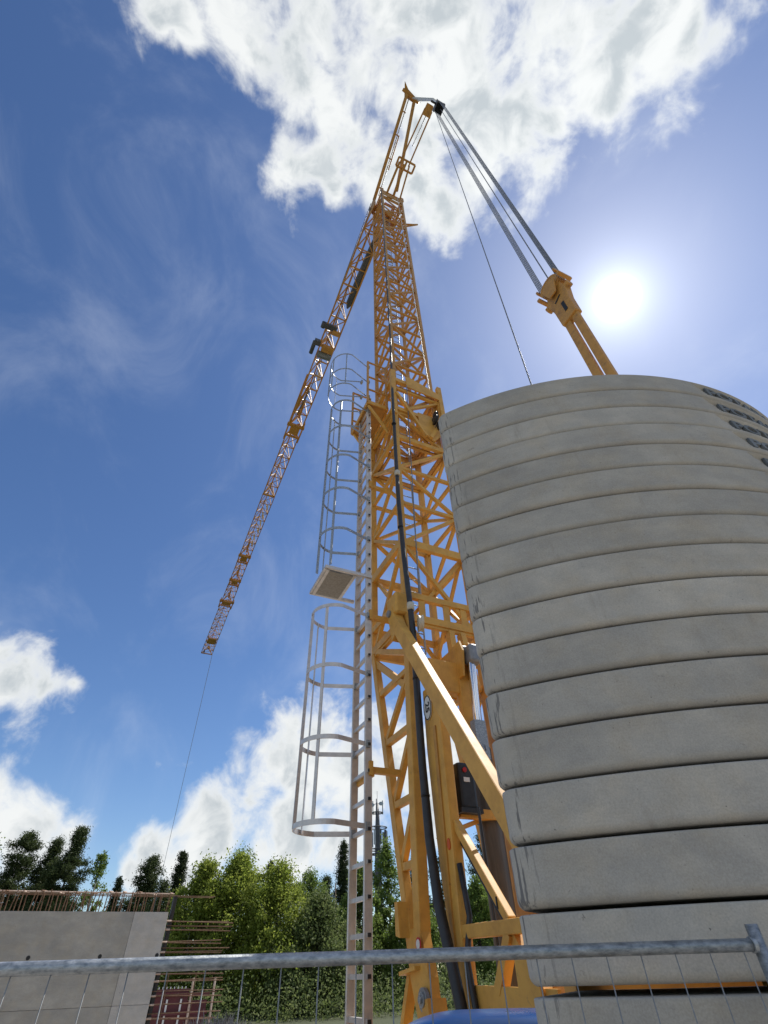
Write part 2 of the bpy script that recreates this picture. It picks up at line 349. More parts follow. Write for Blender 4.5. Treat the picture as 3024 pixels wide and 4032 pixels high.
def sheave(name, c, axis, r, t, mat, parent):
    """grooved wheel"""
    bm = bmesh.new(); a = Vector(axis).normalized(); q = a.to_track_quat('Z', 'Y').to_matrix(); c = Vector(c)
    prof = [(0.0, -t * .5), (r * .5, -t * .5), (r * .55, -t * .3), (r * .85, -t * .3), (r * .88, -t * .5), (r, -t * .5), (r * .86, 0), (r, t * .5), (r * .88, t * .5), (r * .85, t * .3), (r * .55, t * .3), (r * .5, t * .5), (0.0, t * .5)]
    n = 28; rings = []
    for (pr, pz) in prof:
        if pr == 0: rings.append([bm.verts.new(c + q @ Vector((0, 0, pz)))] * n)
        else: rings.append([bm.verts.new(c + q @ Vector((pr * math.cos(2 * math.pi * j / n), pr * math.sin(2 * math.pi * j / n), pz))) for j in range(n)])
    for i in range(len(prof) - 1):
        for j in range(n):
            vs_ = [rings[i][j], rings[i][(j + 1) % n], rings[i + 1][(j + 1) % n], rings[i + 1][j]]
            u = []
            for v in vs_:
                if v not in u: u.append(v)
            if len(u) > 2: bm.faces.new(u)
    bmesh.ops.recalc_face_normals(bm, faces=list(bm.faces))
    return bm_obj(name, bm, mat, parent)
def text_mesh(body, size, bold=0.0, extrude=0.0):
    cu = bpy.data.curves.new('lettering', 'FONT'); cu.body = body; cu.size = size; cu.align_x = 'CENTER'; cu.align_y = 'CENTER'; cu.offset = bold; cu.extrude = extrude; cu.resolution_u = 3
    o = bpy.data.objects.new('tmp_text', cu); col.objects.link(o)
    dg = bpy.context.evaluated_depsgraph_get(); me = bpy.data.meshes.new_from_object(o.evaluated_get(dg))
    bpy.data.objects.remove(o); bpy.data.curves.remove(cu)
    return me

# ------------------------------------------------------------------ ground
def build_ground():
    bm = bmesh.new(); rng = random.Random(3)
    n = 60; S = 900.0
    def co(i): t = (i / n) * 2 - 1; return math.copysign(abs(t) ** 2.2, t) * S
    g = [[bm.verts.new((co(i), co(j), 0)) for j in range(n + 1)] for i in range(n + 1)]
    for i in range(n):
        for j in range(n): bm.faces.new((g[i][j], g[i + 1][j], g[i + 1][j + 1], g[i][j + 1]))
    m = bpy.data.materials.new('site_gravel'); m.use_nodes = True; nt = m.node_tree; L = nt.links.new; b = nt.nodes['Principled BSDF']; b.inputs['Roughness'].default_value = 0.95
    ge = nt.nodes.new('ShaderNodeNewGeometry')
    def nz(s, d):
        q = nt.nodes.new('ShaderNodeTexNoise'); q.inputs['Scale'].default_value = s; q.inputs['Detail'].default_value = d; L(ge.outputs['Position'], q.inputs['Vector']); return q.outputs['Fac']
    r = nt.nodes.new('ShaderNodeValToRGB'); r.color_ramp.elements[0].position = 0.3; r.color_ramp.elements[1].position = 0.7
    r.color_ramp.elements[0].color = (0.27, 0.24, 0.205, 1); r.color_ramp.elements[1].color = (0.43, 0.40, 0.36, 1); L(nz(14, 8), r.inputs['Fac'])
    r2 = nt.nodes.new('ShaderNodeValToRGB'); r2.color_ramp.elements[0].color = (0.75, 0.75, 0.75, 1); L(nz(0.3, 4), r2.inputs['Fac'])
    mx = nt.nodes.new('ShaderNodeMix'); mx.data_type = 'RGBA'; mx.blend_type = 'MULTIPLY'; mx.inputs[0].default_value = 1; L(r.outputs[0], mx.inputs[6]); L(r2.outputs[0], mx.inputs[7])
    # beyond the site the soil is covered by moss and litter
    ln = nt.nodes.new('ShaderNodeVectorMath'); ln.operation = 'LENGTH'; L(ge.outputs['Position'], ln.inputs[0])
    mr = nt.nodes.new('ShaderNodeMapRange'); mr.inputs['From Min'].default_value = 22; mr.inputs['From Max'].default_value = 30; L(ln.outputs['Value'], mr.inputs['Value'])
    m2 = nt.nodes.new('ShaderNodeMix'); m2.data_type = 'RGBA'; L(mr.outputs['Result'], m2.inputs[0]); L(mx.outputs[2], m2.inputs[6]); m2.inputs[7].default_value = (0.06, 0.07, 0.03, 1)
    L(m2.outputs[2], b.inputs['Base Color'])
    bp = nt.nodes.new('ShaderNodeBump'); bp.inputs['Strength'].default_value = 0.6; bp.inputs['Distance'].default_value = 0.03; L(nz(30, 6), bp.inputs['Height']); L(bp.outputs['Normal'], b.inputs['Normal'])
    o = bm_obj('ground', bm, m); o['kind'] = 'structure'; o['label'] = 'pale gravel of the building site'
    return o
build_ground()

# ------------------------------------------------------------------ the crane: local axes x = v (right of the jib), y = u (along the jib), z up
AX = (1.7925, 4.7947); RZ = R(25.7)
crane = empty('tower_crane', (AX[0], AX[1], 0), RZ)
tag(crane, 'yellow self-erecting tower crane with lattice mast and long jib, rising behind the concrete slabs', 'crane')
def C(u, v, z): return Vector((v + 0.0065 * z, u, z + EYE))
UC, AO, AI = 2.85, 1.24, 1.05
X1, Y1 = (1, 0, 0), (0, 1, 0)

def corners(a, z): h = a / 2; return [C(UC - h, -h, z), C(UC - h, h, z), C(UC + h, h, z), C(UC + h, -h, z)]   # rear-left, rear-right, front-right, front-left
def lattice(part, a, zs, chord_w, brace_w, hor_w, mat, xbays=(), skip_h=()):
    for i in range(4):
        bar('chord', corners(a, zs[0])[i], corners(a, zs[-1])[i], chord_w, None, mat, part)
    for k, z in enumerate(zs):
        c = corners(a, z)
        if k in skip_h: continue
        for i in range(4): bar('crossbar', c[i], c[(i + 1) % 4], hor_w, hor_w, mat, part, (0, 0, 1))
    for k in range(len(zs) - 1):
        c0, c1 = corners(a, zs[k]), corners(a, zs[k + 1])
        for i in range(4):
            j = (i + 1) % 4
            flip = (k + i) % 2
            p, q = (c0[i], c1[j]) if flip else (c0[j], c1[i])
            bar('brace', p, q, brace_w, brace_w, mat, part, (0, 0, 1))
            if k in xbays:
                p, q = (c0[j], c1[i]) if flip else (c0[i], c1[j])
                off = (corners(a - 2.4 * brace_w, 0)[i] - corners(a, 0)[i]); off = Vector((off.x * (1 if i % 2 else 0), off.y * (0 if i % 2 else 1), 0))
                bar('brace', p + off, q + off, brace_w * .9, brace_w * .9, mat, part, (0, 0, 1))

# outer mast
om = empty('outer_mast', parent=crane)
ZO = [3.85, 5.40, 6.38, 7.36, 8.34, 9.25, 10.25]
lattice(om, AO, ZO, 0.105, 0.062, 0.066, 'yellow', xbays=(0,))
for z, hh in ((5.40, .15), (4.32, .10), (3.92, .12), (8.34, .11)):
    c = corners(AO + .03, z)
    for i in range(4): bar('ring_beam', c[i], c[(i + 1) % 4], hh, 0.08, 'yellow', om, (0, 0, 1))
# gusset plates where the braces meet the chords
for z in ZO[1:-1]:
    c = corners(AO + .02, z)
    for i in range(4):
        for j in ((i + 1) % 4, (i - 1) % 4):
            d = (c[j] - c[i]).normalized()
            bar('gusset', c[i] + d * .04 - Vector((0, 0, .07)), c[i] + d * .04 + Vector((0, 0, .07)), 0.12, 0.012, 'yellow', om, d)
# window plate between the two lower ring beams
for s in (-.36, .08, .40):
    bar('web_plate', C(UC - AO / 2 - .03, s, 3.96), C(UC - AO / 2 - .03, s, 4.30), 0.11, 0.02, 'yellow', om)
# collar at the top of the outer mast, where the inner mast slides out
col_p = empty('collar', parent=crane)
for z, w in ((10.55, .13), (9.35, .11)):
    c = corners(AO + .06, z)
    for i in range(4): bar('collar_beam', c[i], c[(i + 1) % 4], w, 0.09, 'yellow', col_p, (0, 0, 1))
for s, zz in ((-1, 10.9), (1, 10.9)):
    for e in (-1, 1):
        bar('guide_post', C(UC + e * (AO / 2 + .05), s * (AO / 2 + .03), 9.1), C(UC + e * (AO / 2 + .05), s * (AO / 2 + .03), zz), 0.11, 0.10, 'yellow', col_p)
prism('stiffener_plate', [C(UC - .72, -.30, 10.35), C(UC - .72, .60, 10.30), C(UC - .72, .60, 10.55), C(UC - .72, -.15, 10.80), C(UC - .72, -.30, 10.80)], (0, .03, 0), 'yellow', col_p)
prism('lock_plate', [C(UC - .70, -.05, 8.75), C(UC - .70, .30, 8.55), C(UC - .70, .55, 8.9), C(UC - .70, .35, 9.45), C(UC - .70, -.05, 9.45)], (0, .03, 0), 'yellow', col_p)
bar('lock_arm', C(UC - .72, -.6, 9.9), C(UC - .72, .1, 8.6), .07, .07, 'yellow', col_p)
bar('lock_arm', C(UC - .72, .62, 9.5), C(UC - .72, .2, 8.6), .08, .07, 'yellow', col_p)
for k, (vv, zz) in enumerate(((.33, 9.25), (.40, 9.05), (.36, 9.45))):
    sheave('guide_sheave', C(UC - .80, vv, zz), X1, .13 - .02 * k, .05, 'black', col_p)

# inner mast
im = empty('inner_mast', parent=crane)
ZI = [8.3 + 1.09 * k for k in range(19)]
lattice(im, AI, ZI, 0.08, 0.055, 0.056, 'yellow_old', xbays=(3, 7, 11, 15))
ztop = ZI[-1]
# head of the inner mast
hd = empty('mast_head', parent=crane)
c0, c1 = corners(AI + .04, ztop - .75), corners(AI + .04, ztop - .05)
for i in range(4):
    j = (i + 1) % 4
    prism('side_plate', [c0[i].lerp(c0[j], .02), c0[i].lerp(c0[j], .98), c1[i].lerp(c1[j], .98), c1[i].lerp(c1[j], .72) - Vector((0, 0, .22)), c1[i].lerp(c1[j], .28) - Vector((0, 0, .22)), c1[i].lerp(c1[j], .02)],
          (Vector((.02, .02, 0)) if i in (1, 2) else Vector((-.02, -.02, 0))), 'yellow_old', hd)
for i in range(4):
    bar('lug', c1[i] - Vector((0, 0, .2)), c1[i] + Vector((0, 0, .32)), .16, .05, 'yellow_old', hd)
bar('cross_plate', C(UC - .5, -.5, ztop - .9), C(UC - .5, .5, ztop - .9), .3, .05, 'yellow_old', hd, (0, 0, 1))
prism('dark_panel', [C(UC - .3, -.3, ztop - 1.1), C(UC - .3, .25, ztop - 1.1), C(UC - .3, .25, ztop - .8), C(UC - .3, -.3, ztop - .8)], (0, .04, 0), 'red', hd)
tube('side_bracket', [C(UC - .2, .55, 25.3), C(UC - .45, 1.1, 25.2), C(UC - .6, 1.15, 24.8), C(UC - .3, .55, 24.6)], .035, 'yellow_old', hd, 6)

# climbing ladder inside the mast
il = empty('inner_ladder', parent=crane)
for vv in (-.13, .19): rod('ladder_rail', C(UC + .30, vv, 3.9), C(UC + .30, vv, 27.0), .016, 'galv', il)
for k in range(82): rod('ladder_rung', C(UC + .30, -.13, 4.0 + .28 * k), C(UC + .30, .19, 4.0 + .28 * k), .011, 'galv', il)

# A-frame at the top
af = empty('mast_top_strut', parent=crane)
APX = [C(-1.12, -.42 - .2, 32.0), C(-1.08, .02 - .2, 32.0)]
bar('strut_leg', C(2.85, -.72, 27.9), APX[0], .14, .12, 'yellow_old', af)
bar('strut_leg', C(2.10, .16, 28.1), APX[1], .14, .12, 'yellow_old', af)
bar('head_beam', APX[0] + Vector((-.25, -.05, .1)), APX[1] + Vector((.25, .05, -.1)), .22, .14, 'yellow_old', af, (0, 0, 1))
prism('horn_plate', [APX[0] + Vector((-.28, -.36, .2)), APX[0] + Vector((.0, -.16, .1)), APX[1] + Vector((.34, -.0, 0)), APX[1] + Vector((-.02, .14, -.1)), APX[0] + Vector((-.06, .16, -.05))], (0, .02, .10), 'yellow_old', af)
for t in (.12, .40, .62, .84):
    a = C(2.85, -.72, 27.9).lerp(APX[0], t); bar('pipe_clip', a, a + Vector((.22, .02, .02)), .05, .05, 'yellow_old', af, (0, 0, 1))
for o_, t0, t1 in ((.16, .05, .97), (.24, .3, .62)):
    rod('pipe', C(2.85, -.72, 27.9).lerp(APX[0], t0) + Vector((o_, 0, .03)), C(2.85, -.72, 27.9).lerp(APX[0], t1) + Vector((o_, 0, .03)), .025 if o_ < .2 else .03, 'yellow_old' if o_ > .2 else 'galv', af)
NB = C(-1.70, .20, 28.3)
bar('link_bar', APX[1] + Vector((-.10, 0, -.05)), NB + Vector((.02, 0, .15)), .10, .06, 'white', af)
bar('link_bar', APX[1] + Vector((.12, 0, -.05)), NB + Vector((.10, 0, .15)), .07, .05, 'white', af)
# jib tie bars behind the mast
tb = empty('tie_bars', parent=crane)
BR = C(1.05, .10, 28.6)
TE = C(-1.28, .16, 28.3)
for s in (-.17, .17): bar('tie_bar', BR + Vector((s * 1.3, 0, 0)), TE + Vector((s, 0, 0)), .06, .045, 'yellow_old', tb)
rod('tie_rod', BR.lerp(TE, .35), TE, .018, 'steel', tb)
prism('end_box', [TE + Vector((-.20, .24, -.1)), TE + Vector((.20, .24, -.1)), TE + Vector((.15, -.20, .02)), TE + Vector((-.15, -.20, .02))], (0, 0, .16), 'yellow_old', tb)
bar('toggle', TE + Vector((.05, -.3, .05)), NB, .07, .07, 'steel', tb)
bar('bracket_arm', C(2.35, .10, 28.0), BR, .11, .10, 'yellow_old', tb)
bar('bracket_arm', C(2.35, .45, 28.0), BR + Vector((.25, -.05, 0)), .07, .06, 'yellow_old', tb)
bar('bracket_arm', C(2.35, -.25, 28.0), BR + Vector((-.25, 0, 0)), .10, .09, 'yellow_old', tb)
for (a, b) in (((-.36, -.18), (.5, -.18)), ((-.36, .2), (.5, .2)), ((-.36, -.18), (-.36, .2)), ((.06, -.18), (.06, .2)), ((.5, -.18), (.5, .2))):
    bar('bracket_frame', BR + Vector((a[0], a[1], 0)), BR + Vector((b[0], b[1], 0)), .10, .08, 'yellow_old', tb, (0, 0, 1))

# upper pulley block, rear strut and the rope falls between them
pb = empty('upper_pulley_block', parent=crane)
PB = C(-1.74, .14, 25.6)
SH = C(-1.90, -.05, 7.25)
rd = (SH - PB).normalized()
def Q(a, b, c): return Vector((b, a, c))        # a along the jib, b across it
for k in range(5): sheave('sheave', PB + Q(0, -.10 + .05 * k, 0), X1, .21, .045, 'black', pb)
for k in (-.16, .16): bar('cheek_plate', PB + Q(-.2, k, 0), PB + Q(.2, k, 0), .42, .03, 'black', pb, (0, 0, 1))
bar('hanger', PB + Vector((-.05, 0, .15)), NB, .09, .05, 'white', pb)
bar('pin', PB + Vector((-.38, -.05, .1)), PB + Vector((.1, -.05, .1)), .07, .07, 'black', pb)
rs = empty('rear_strut', parent=crane)
SB = C(-1.80, -.02, -.75)
for t in (-.068, .068): bbar('strut_beam', SB + Q(t, 0, 0), SH + Q(t, 0, -.62), .06, .104, 'yellow_old', rs, .014)
bm = bmesh.new()
add_prism(bm, [SH + Q(*p) for p in ((-.137, -.06, -.95), (.137, -.06, -.95), (.145, -.06, -.55), (.185, -.06, -.30), (.13, -.06, -.06), (-.13, -.06, -.06), (-.185, -.06, -.30), (-.145, -.06, -.55))], (.12, 0, 0))
bevel_all(bm, .022, 2); bm_obj('strut_head', bm, 'yellow_old', rs)
bar('access_slot', SH + Q(-.03, -.062, -.78), SH + Q(-.03, -.062, -.55), .01, .05, 'ink', rs)
bar('access_slot', SH + Q(.06, -.062, -.42), SH + Q(-.06, -.062, -.36), .01, .03, 'ink', rs)
for k in range(5): sheave('sheave', SH + Q(0, -.08 + .04 * k, .02), X1, .175, .034, 'yellow_old', rs)
for k in (-.125, .105):
    prism('cheek_plate', [SH + Q(*p) for p in ((-.06, k, -.30), (.06, k, -.30), (.13, k, -.04), (.07, k, .06), (-.07, k, .06), (-.13, k, -.04))], (.02, 0, 0), 'yellow_old', rs)
for t in (-1, 1):
    disc('pivot_pin', SH + Q(t * .20, 0, -.27), Y1, .06, .07, 'yellow_old', rs, 16, .01)
    bar('rope_guard', SH + Q(t * .22, -.12, -.02), SH + Q(t * .22, .12, -.02), .05, .05, 'yellow_old', rs, (0, 0, 1))
    bar('rope_guard', SH + Q(t * .19, -.12, .16), SH + Q(t * .19, .12, .16), .06, .03, 'yellow_old', rs, (0, 0, 1))
rp = empty('rope_falls', parent=crane)
for t in (-1, 1):
    for k in range(5):
        rod('rope', PB + Q(t * .18, -.10 + .05 * k, 0), SH + Q(t * .165, -.08 + .04 * k, .02), .0075, 'steel', rp)
rod('rope', PB + Q(0, .05, 0), SH + Q(.03, .10, .2), .010, 'steel', rp)
rod('rope', PB + Q(.15, -.1, 0), C(-.86, -.05, 4.2), .010, 'steel', rp)
rod('rope', C(-.86, -.05, 4.2), C(-.80, -.05, -.55), .010, 'steel', rp)

# ropes on the mast
rod('mast_rope', C(UC - .60, .26, 27.6), C(UC - .62, .42, 10.6), .012, 'white', rp)
rod('mast_rope', C(UC - .74, .50, 9.0), C(UC - .74, .56, 5.6), .012, 'white', rp)
rod('mast_rope', C(UC - .72, -.30, 10.4), C(UC - .72, -.43, 4.35), .010, 'steel', rp)
# power cable down the near mast corner
tube('power_cable', [C(2.28, -.60, 27.8), C(2.27, -.60, 20), C(2.26, -.60, 13), C(2.22, -.64, 11.0), C(2.13, -.70, 9.7), C(2.12, -.71, 7.8), C(2.09, -.72, 6.2), C(2.06, -.70, 5.0), C(2.0, -.68, 4.1), C(1.95, -.68, 3.4), C(1.88, -.72, 2.5), C(1.82, -.75, 1.7), C(1.76, -.76, 1.0), C(1.67, -.76, .45), C(1.52, -.76, .05), C(1.40, -.74, -.4), C(1.40, -.7, -.75)],
     [.022, .022, .024, .026, .030, .034, .038, .040, .042, .044, .045, .045, .048, .05, .052, .052, .052], 'black', crane, 12)
for q in ((2.10, -.71, 7.0), (1.98, -.68, 3.95)):
    rod('cable_clamp', C(q[0], q[1], q[2] - .06), C(q[0], q[1], q[2] + .06), .055, 'cream', crane)
for q in ((2.11, -.72, 8.6), (2.075, -.72, 5.6), (1.90, -.71, 2.8), (1.79, -.755, 1.4)):
    rod('cable_tie', C(q[0], q[1], q[2] - .012), C(q[0], q[1], q[2] + .012), .05, 'black', crane)
sheave('cable_roller', C(1.86, -.60, 3.62), (.85, -.32, 0), .125, .07, 'cream', crane)
tube('hose', [C(1.45, -.62, .75), C(1.40, -.60, .35), C(1.42, -.66, .05), C(1.32, -.68, -.3), C(1.30, -.66, -.7)], .028, 'black', crane, 8)

# ------------------------------------------------------------------ foot of the mast
ft = empty('mast_foot', parent=crane)
for s in (-1, 1):
    v = s * .62
    f0, f1 = C(3.47, v, 3.95), C(2.50, v, .10)
    b0, b1 = C(2.18, v, 3.95), C(2.31, v, .10)
    bbar('foot_chord', f0, f1, .10, .12, 'yellow', ft, .012)
    bbar('foot_chord', b0, b1, .13, .15, 'yellow', ft, .015)
    tz = [.22, .42, .63, .80]
    for k, t in enumerate(tz):
        bar('foot_crossbar', f0.lerp(f1, t), b0.lerp(b1, t), .075, .075, 'yellow', ft)
        if k:
            bar('foot_brace', f0.lerp(f1, t), b0.lerp(b1, tz[k - 1]), .07, .07, 'yellow', ft)
    bar('foot_brace', f0, b0.lerp(b1, .16), .10, .08, 'yellow', ft)
    bar('foot_brace', f0.lerp(f1, .06), b0.lerp(b1, .30), .05, .10, 'yellow', ft)
    prism('foot_plate', [C(2.60, v + .05, .32), C(2.24, v + .05, .32), C(2.12, v + .05, -.05), C(2.08, v + .05, -.42), C(2.36, v + .05, -.42), C(2.52, v + .05, -.05)], (-.10, 0, 0), 'yellow', ft)
    bar('foot_flange', C(2.66, v - .06, -.02), C(2.30, v - .06, .02), .10, .03, 'yellow', ft)
    for rr, t, mt in ((.085, .02, 'grey'), (.055, .05, 'galv'), (.03, .09, 'galv')): disc('pivot_bolt', C(2.19, v - .07 * s * (1 if s > 0 else 1) if s > 0 else v - .08, -.2), X1, rr, t + .02, mt, ft, 20, .004)
    bar('foot_stay', C(2.55, v, .0), C(3.1, v - .02, -1.1), .10, .06, 'yellow', ft)
    bar('foot_stay', C(2.15, v, -.2), C(2.0, v, -1.1), .2, .12, 'yellow', ft)
prism('side_flap', [C(2.615, -.66, .55), C(2.605, -.66, .27), C(2.50, -.66, .25), C(2.54, -.66, .55)], (-.12, 0, 0), 'yellow', ft)
# pressed-steel portal frame behind the foot, with its crosshead
pf = empty('portal_frame', parent=crane)
bm = bmesh.new()
add_prism(bm, [C(1.86, -.66, 2.62), C(1.54, -.66, 2.62), C(1.48, -.66, 2.1), C(1.47, -.66, -.75), C(1.70, -.66, -.75), C(1.72, -.66, .3), C(1.80, -.66, 1.0), C(1.86, -.66, 1.9)], (.12, 0, 0)); bevel_all(bm, .025, 2)
bm_obj('portal_post', bm, 'yellow', pf)
bar('post_rib', C(1.615, -.668, -.3), C(1.615, -.668, 2.1), .016, .06, 'yellow_old', pf)
bm = bmesh.new()
add_prism(bm, [C(2.05, .36, 2.9), C(1.70, .36, 2.9), C(1.60, .36, 2.1), C(1.60, .36, -.75), C(2.0, .36, -.75), C(2.0, .36, 1.9)], (.22, 0, 0)); bevel_all(bm, .025, 2)
bm_obj('portal_post', bm, 'yellow_old', pf)
bm = bmesh.new(); add_box(bm, C(1.98, -.50, 2.92), C(1.98, -.02, 2.92), .44, .16, (0, 0, 1)); bevel_all(bm, .02, 2); bm_obj('crosshead', bm, 'yellow', pf)
bbar('crosshead_post', C(1.93, .03, 1.6), C(1.93, .03, 3.36), .17, .10, 'yellow', pf)
for vv in (-.05, .10):
    prism('clevis_plate', [C(2.0, vv, 2.9), C(1.78, vv, 2.9), C(1.72, vv, 3.25), C(1.78, vv, 3.42), C(2.1, vv, 3.38)], (.03, 0, 0), 'yellow', pf)
bar('clevis_arm', C(2.2, .0, 2.75), C(1.75, .08, 3.3), .10, .08, 'yellow', pf)
bar('clevis_arm', C(2.2, .3, 3.8), C(2.0, .3, 2.8), .09, .12, 'yellow', pf)
bar('clevis_arm', C(2.2, .1, 3.8), C(2.15, .1, 3.0), .09, .12, 'yellow', pf)
for q in ((1.80, .02, 3.30), (2.12, -.05, 2.95)):
    disc('pin_head', C(*q), X1, .06, .06, 'grey', pf, 18, .006)
# hydraulic cylinder
hy = empty('hydraulic_cylinder', parent=crane)
bm = bmesh.new(); add_box(bm, C(1.72, .11, 3.06), C(1.72, .11, 3.33), .19, .20); bevel_all(bm, .05, 3); bm_obj('rod_end', bm, 'grey', hy, True)
rod('piston_rod', C(1.73, .08, 3.1), C(1.73, .02, 1.9), .056, 'chrome', hy)
rod('cylinder_barrel', C(1.74, .02, 1.95), C(1.74, .0, -.75), .13, 'darkgrey', hy)
for z in (1.92, 1.2): rod('barrel_band', C(1.74, .0, z - .03), C(1.74, .0, z + .03), .142, 'darkgrey', hy)
bar('valve_block', C(1.65, -.02, 1.8), C(1.65, -.02, 2.25), .16, .10, 'galv', hy)
# motor in a black casing beside the post
mo = empty('winch_motor', parent=crane)
bm = bmesh.new(); add_box(bm, C(1.60, -.375, 1.24), C(1.60, -.375, 1.70), .21, .20); bevel_all(bm, .03, 2); bm_obj('motor_casing', bm, 'black', mo)
bar('motor_foot', C(1.60, -.37, 1.20), C(1.60, -.37, 1.245), .27, .25, 'black', mo)
disc('red_button', C(1.495, -.40, 1.62), Y1, .025, .02, 'red', mo, 14)
bar('type_plate', C(1.497, -.385, 1.50), C(1.497, -.385, 1.545), .075, .006, 'white', mo)
for k in range(3): tube('motor_lead', [C(1.55 + .03 * k, -.38 + .05 * k, 1.8), C(1.52, -.40 + .04 * k, 1.95), C(1.60, -.30, 2.05 + .04 * k), C(1.72, -.1, 2.0)], .014, 'black' if k else 'white', mo, 6)
bar('motor_bracket', C(1.62, -.46, 1.22), C(1.62, .1, 1.22), .09, .09, 'yellow', mo, (0, 0, 1))
bar('motor_bracket', C(1.60, -.46, 1.08), C(1.75, -.1, 1.2), .04, .04, 'yellow', mo, (0, 0, 1))
# side frame of the slewing platform
sf = empty('side_frame', parent=crane)
bbar('side_rail', C(1.52, -.60, .245), C(.2, -.60, .235), .10, .10, 'yellow', sf, .012)
bbar('side_brace', C(1.50, -.58, 1.10), C(.80, -.58, .28), .08, .07, 'yellow', sf, .01)
rod('side_hose', C(1.52, -.55, .98), C(.86, -.55, .20), .02, 'black', sf)
bar('side_brace', C(.80, -.60, .2), C(1.05, -.60, -.14), .09, .08, 'yellow', sf)
bar('side_brace', C(.80, -.56, .2), C(.55, -.56, -.14), .11, .08, 'yellow', sf)
bar('side_brace', C(1.5, .1, .62), C(.9, -.1, .30), .06, .06, 'yellow', sf)
rod('side_hose', C(1.25, -.45, 1.2), C(1.22, -.45, -.1), .014, 'black', sf)
for t in (.85,): 
    a = C(1.50, -.58, 1.10).lerp(C(.80, -.58, .28), t); bar('cable_tie', a - Vector((.05, 0, 0)), a + Vector((.05, 0, 0)), .012, .085, 'black', sf)
prism('deck_panel', [C(1.58, -.64, .06), C(1.50, -.64, -.10), C(.3, -.64, -.12), C(.3, -.64, -.9), C(1.58, -.64, -.9)], (.03, 0, 0), 'yellow', sf)
prism('corner_plate', [C(.70, -.68, .10), C(.46, -.68, .10), C(.36, -.68, -.9), C(.70, -.68, -.9)], (.03, 0, 0), 'yellow', sf)
# inclined brace from the mast to the rear of the platform
ib = empty('inclined_brace', parent=crane)
bbar('brace_beam', C(2.29, -.80, 3.88), C(-.25, -.80, .10), .125, .19, 'yellow', ib, .014)
prism('brace_lug', [C(2.42, -.86, 4.02), C(2.26, -.86, 4.08), C(2.08, -.86, 3.62), C(2.28, -.86, 3.5)], (.16, 0, 0), 'yellow', ib)
bm = bmesh.new(); add_box(bm, C(2.30, -.72, 3.92), C(2.30, -.72, 4.30), .26, .34); bevel_all(bm, .03, 1); bm_obj('brace_socket', bm, 'yellow', ib)
disc('brace_pin', C(2.33, -.87, 3.98), X1, .055, .05, 'grey', ib, 18, .006)
# slewing platform and chassis (below the frame, carries the rest)
pl = empty('slewing_platform', parent=crane)
bbar('platform_deck', C(-2.3, 0, -1.02), C(2.9, 0, -1.02), 1.28, .22, 'yellow', pl, .02)
bar('ballast_bearer', C(-2.0, -2.0, -.71), C(-2.0, 2.0, -.71), .30, .40, 'yellow', pl, (0, 0, 1))
bar('ballast_bearer', C(-1.2, -1.9, -.80), C(-1.2, 1.9, -.80), .24, .22, 'yellow', pl, (0, 0, 1))
disc('slew_ring', C(0, 0, -1.22), (0, 0, 1), .75, .18, 'grey', pl, 40, .01)
disc('turntable', C(0, 0, -1.46), (0, 0, 1), .9, .3, 'yellow', pl, 40, .02)
for k in range(4):
    a = math.pi / 4 + k * math.pi / 2; d = Vector((math.cos(a), math.sin(a), 0)); b0 = Vector((0, 0, .42))
    bbar('outrigger', b0 + d * .3, b0 + d * 2.9, .30, .26, 'yellow', pl, .02, (0, 0, 1))
    rod('outrigger_jack', b0 + d * 2.8, Vector((0, 0, .06)) + d * 2.8, .07, 'grey', pl)
    disc('jack_pad', Vector((0, 0, .035)) + d * 2.8, (0, 0, 1), .3, .07, 'grey', pl, 24)
bar('chassis', (-.6, -.6, .42), (.6, .6, .42), .9, .34, 'yellow', pl, (1, -1, 0))

# signs on the post
def plate_text(body, size, mat, at, rot, parent, name='lettering'):
    me = text_mesh(body, size, .004); me.materials.clear(); me.materials.append(M[mat])
    o = link(name, me, parent); o.matrix_local = Matrix.Translation(at) @ rot; return o
sg = empty('speed_sign', parent=crane)
bm = bmesh.new(); bmesh.ops.create_cone(bm, cap_ends=True, segments=40, radius1=.5, radius2=.5, depth=.008, matrix=Matrix.Translation(C(1.73, -.672, 2.36)) @ Matrix.Rotation(R(-90), 4, 'Y') @ Matrix.Diagonal((.30, .19, 1, 1)))
bm_obj('sign_disc', bm, 'white', sg)
bm = bmesh.new(); add_tube(bm, [C(1.73, -.674, 2.36) + Vector((-.004, .088 * math.cos(a), .142 * math.sin(a))) for a in np.linspace(0, 2 * math.pi, 40)[:-1]], .006, 6, True); bm_obj('sign_rim', bm, 'ink', sg, True)
# text on the face that looks to -x, turned so that it reads downwards
rot = Matrix(((0, 0, -1, 0), (0, -1, 0, 0), (-1, 0, 0, 0), (0, 0, 0, 1)))
plate_text('25', .125, 'ink', C(1.73, -.680, 2.36), rot, sg)
st = empty('warning_sticker', parent=crane)
disc('sticker_rim', C(2.22, -.715, .19), X1, .055, .006, 'red', st, 26)
disc('sticker_face', C(2.22, -.719, .19), X1, .038, .006, 'white', st, 26)
bm = bmesh.new(); bmesh.ops.create_cone(bm, cap_ends=True, segments=24, radius1=.5, radius2=.5, depth=.012, matrix=Matrix.Translation(C(1.535, -.668, .92)) @ Matrix.Rotation(R(-90), 4, 'Y') @ Matrix.Diagonal((.10, .05, 1, 1)))
bm_obj('reflector', bm, 'orange', crane)

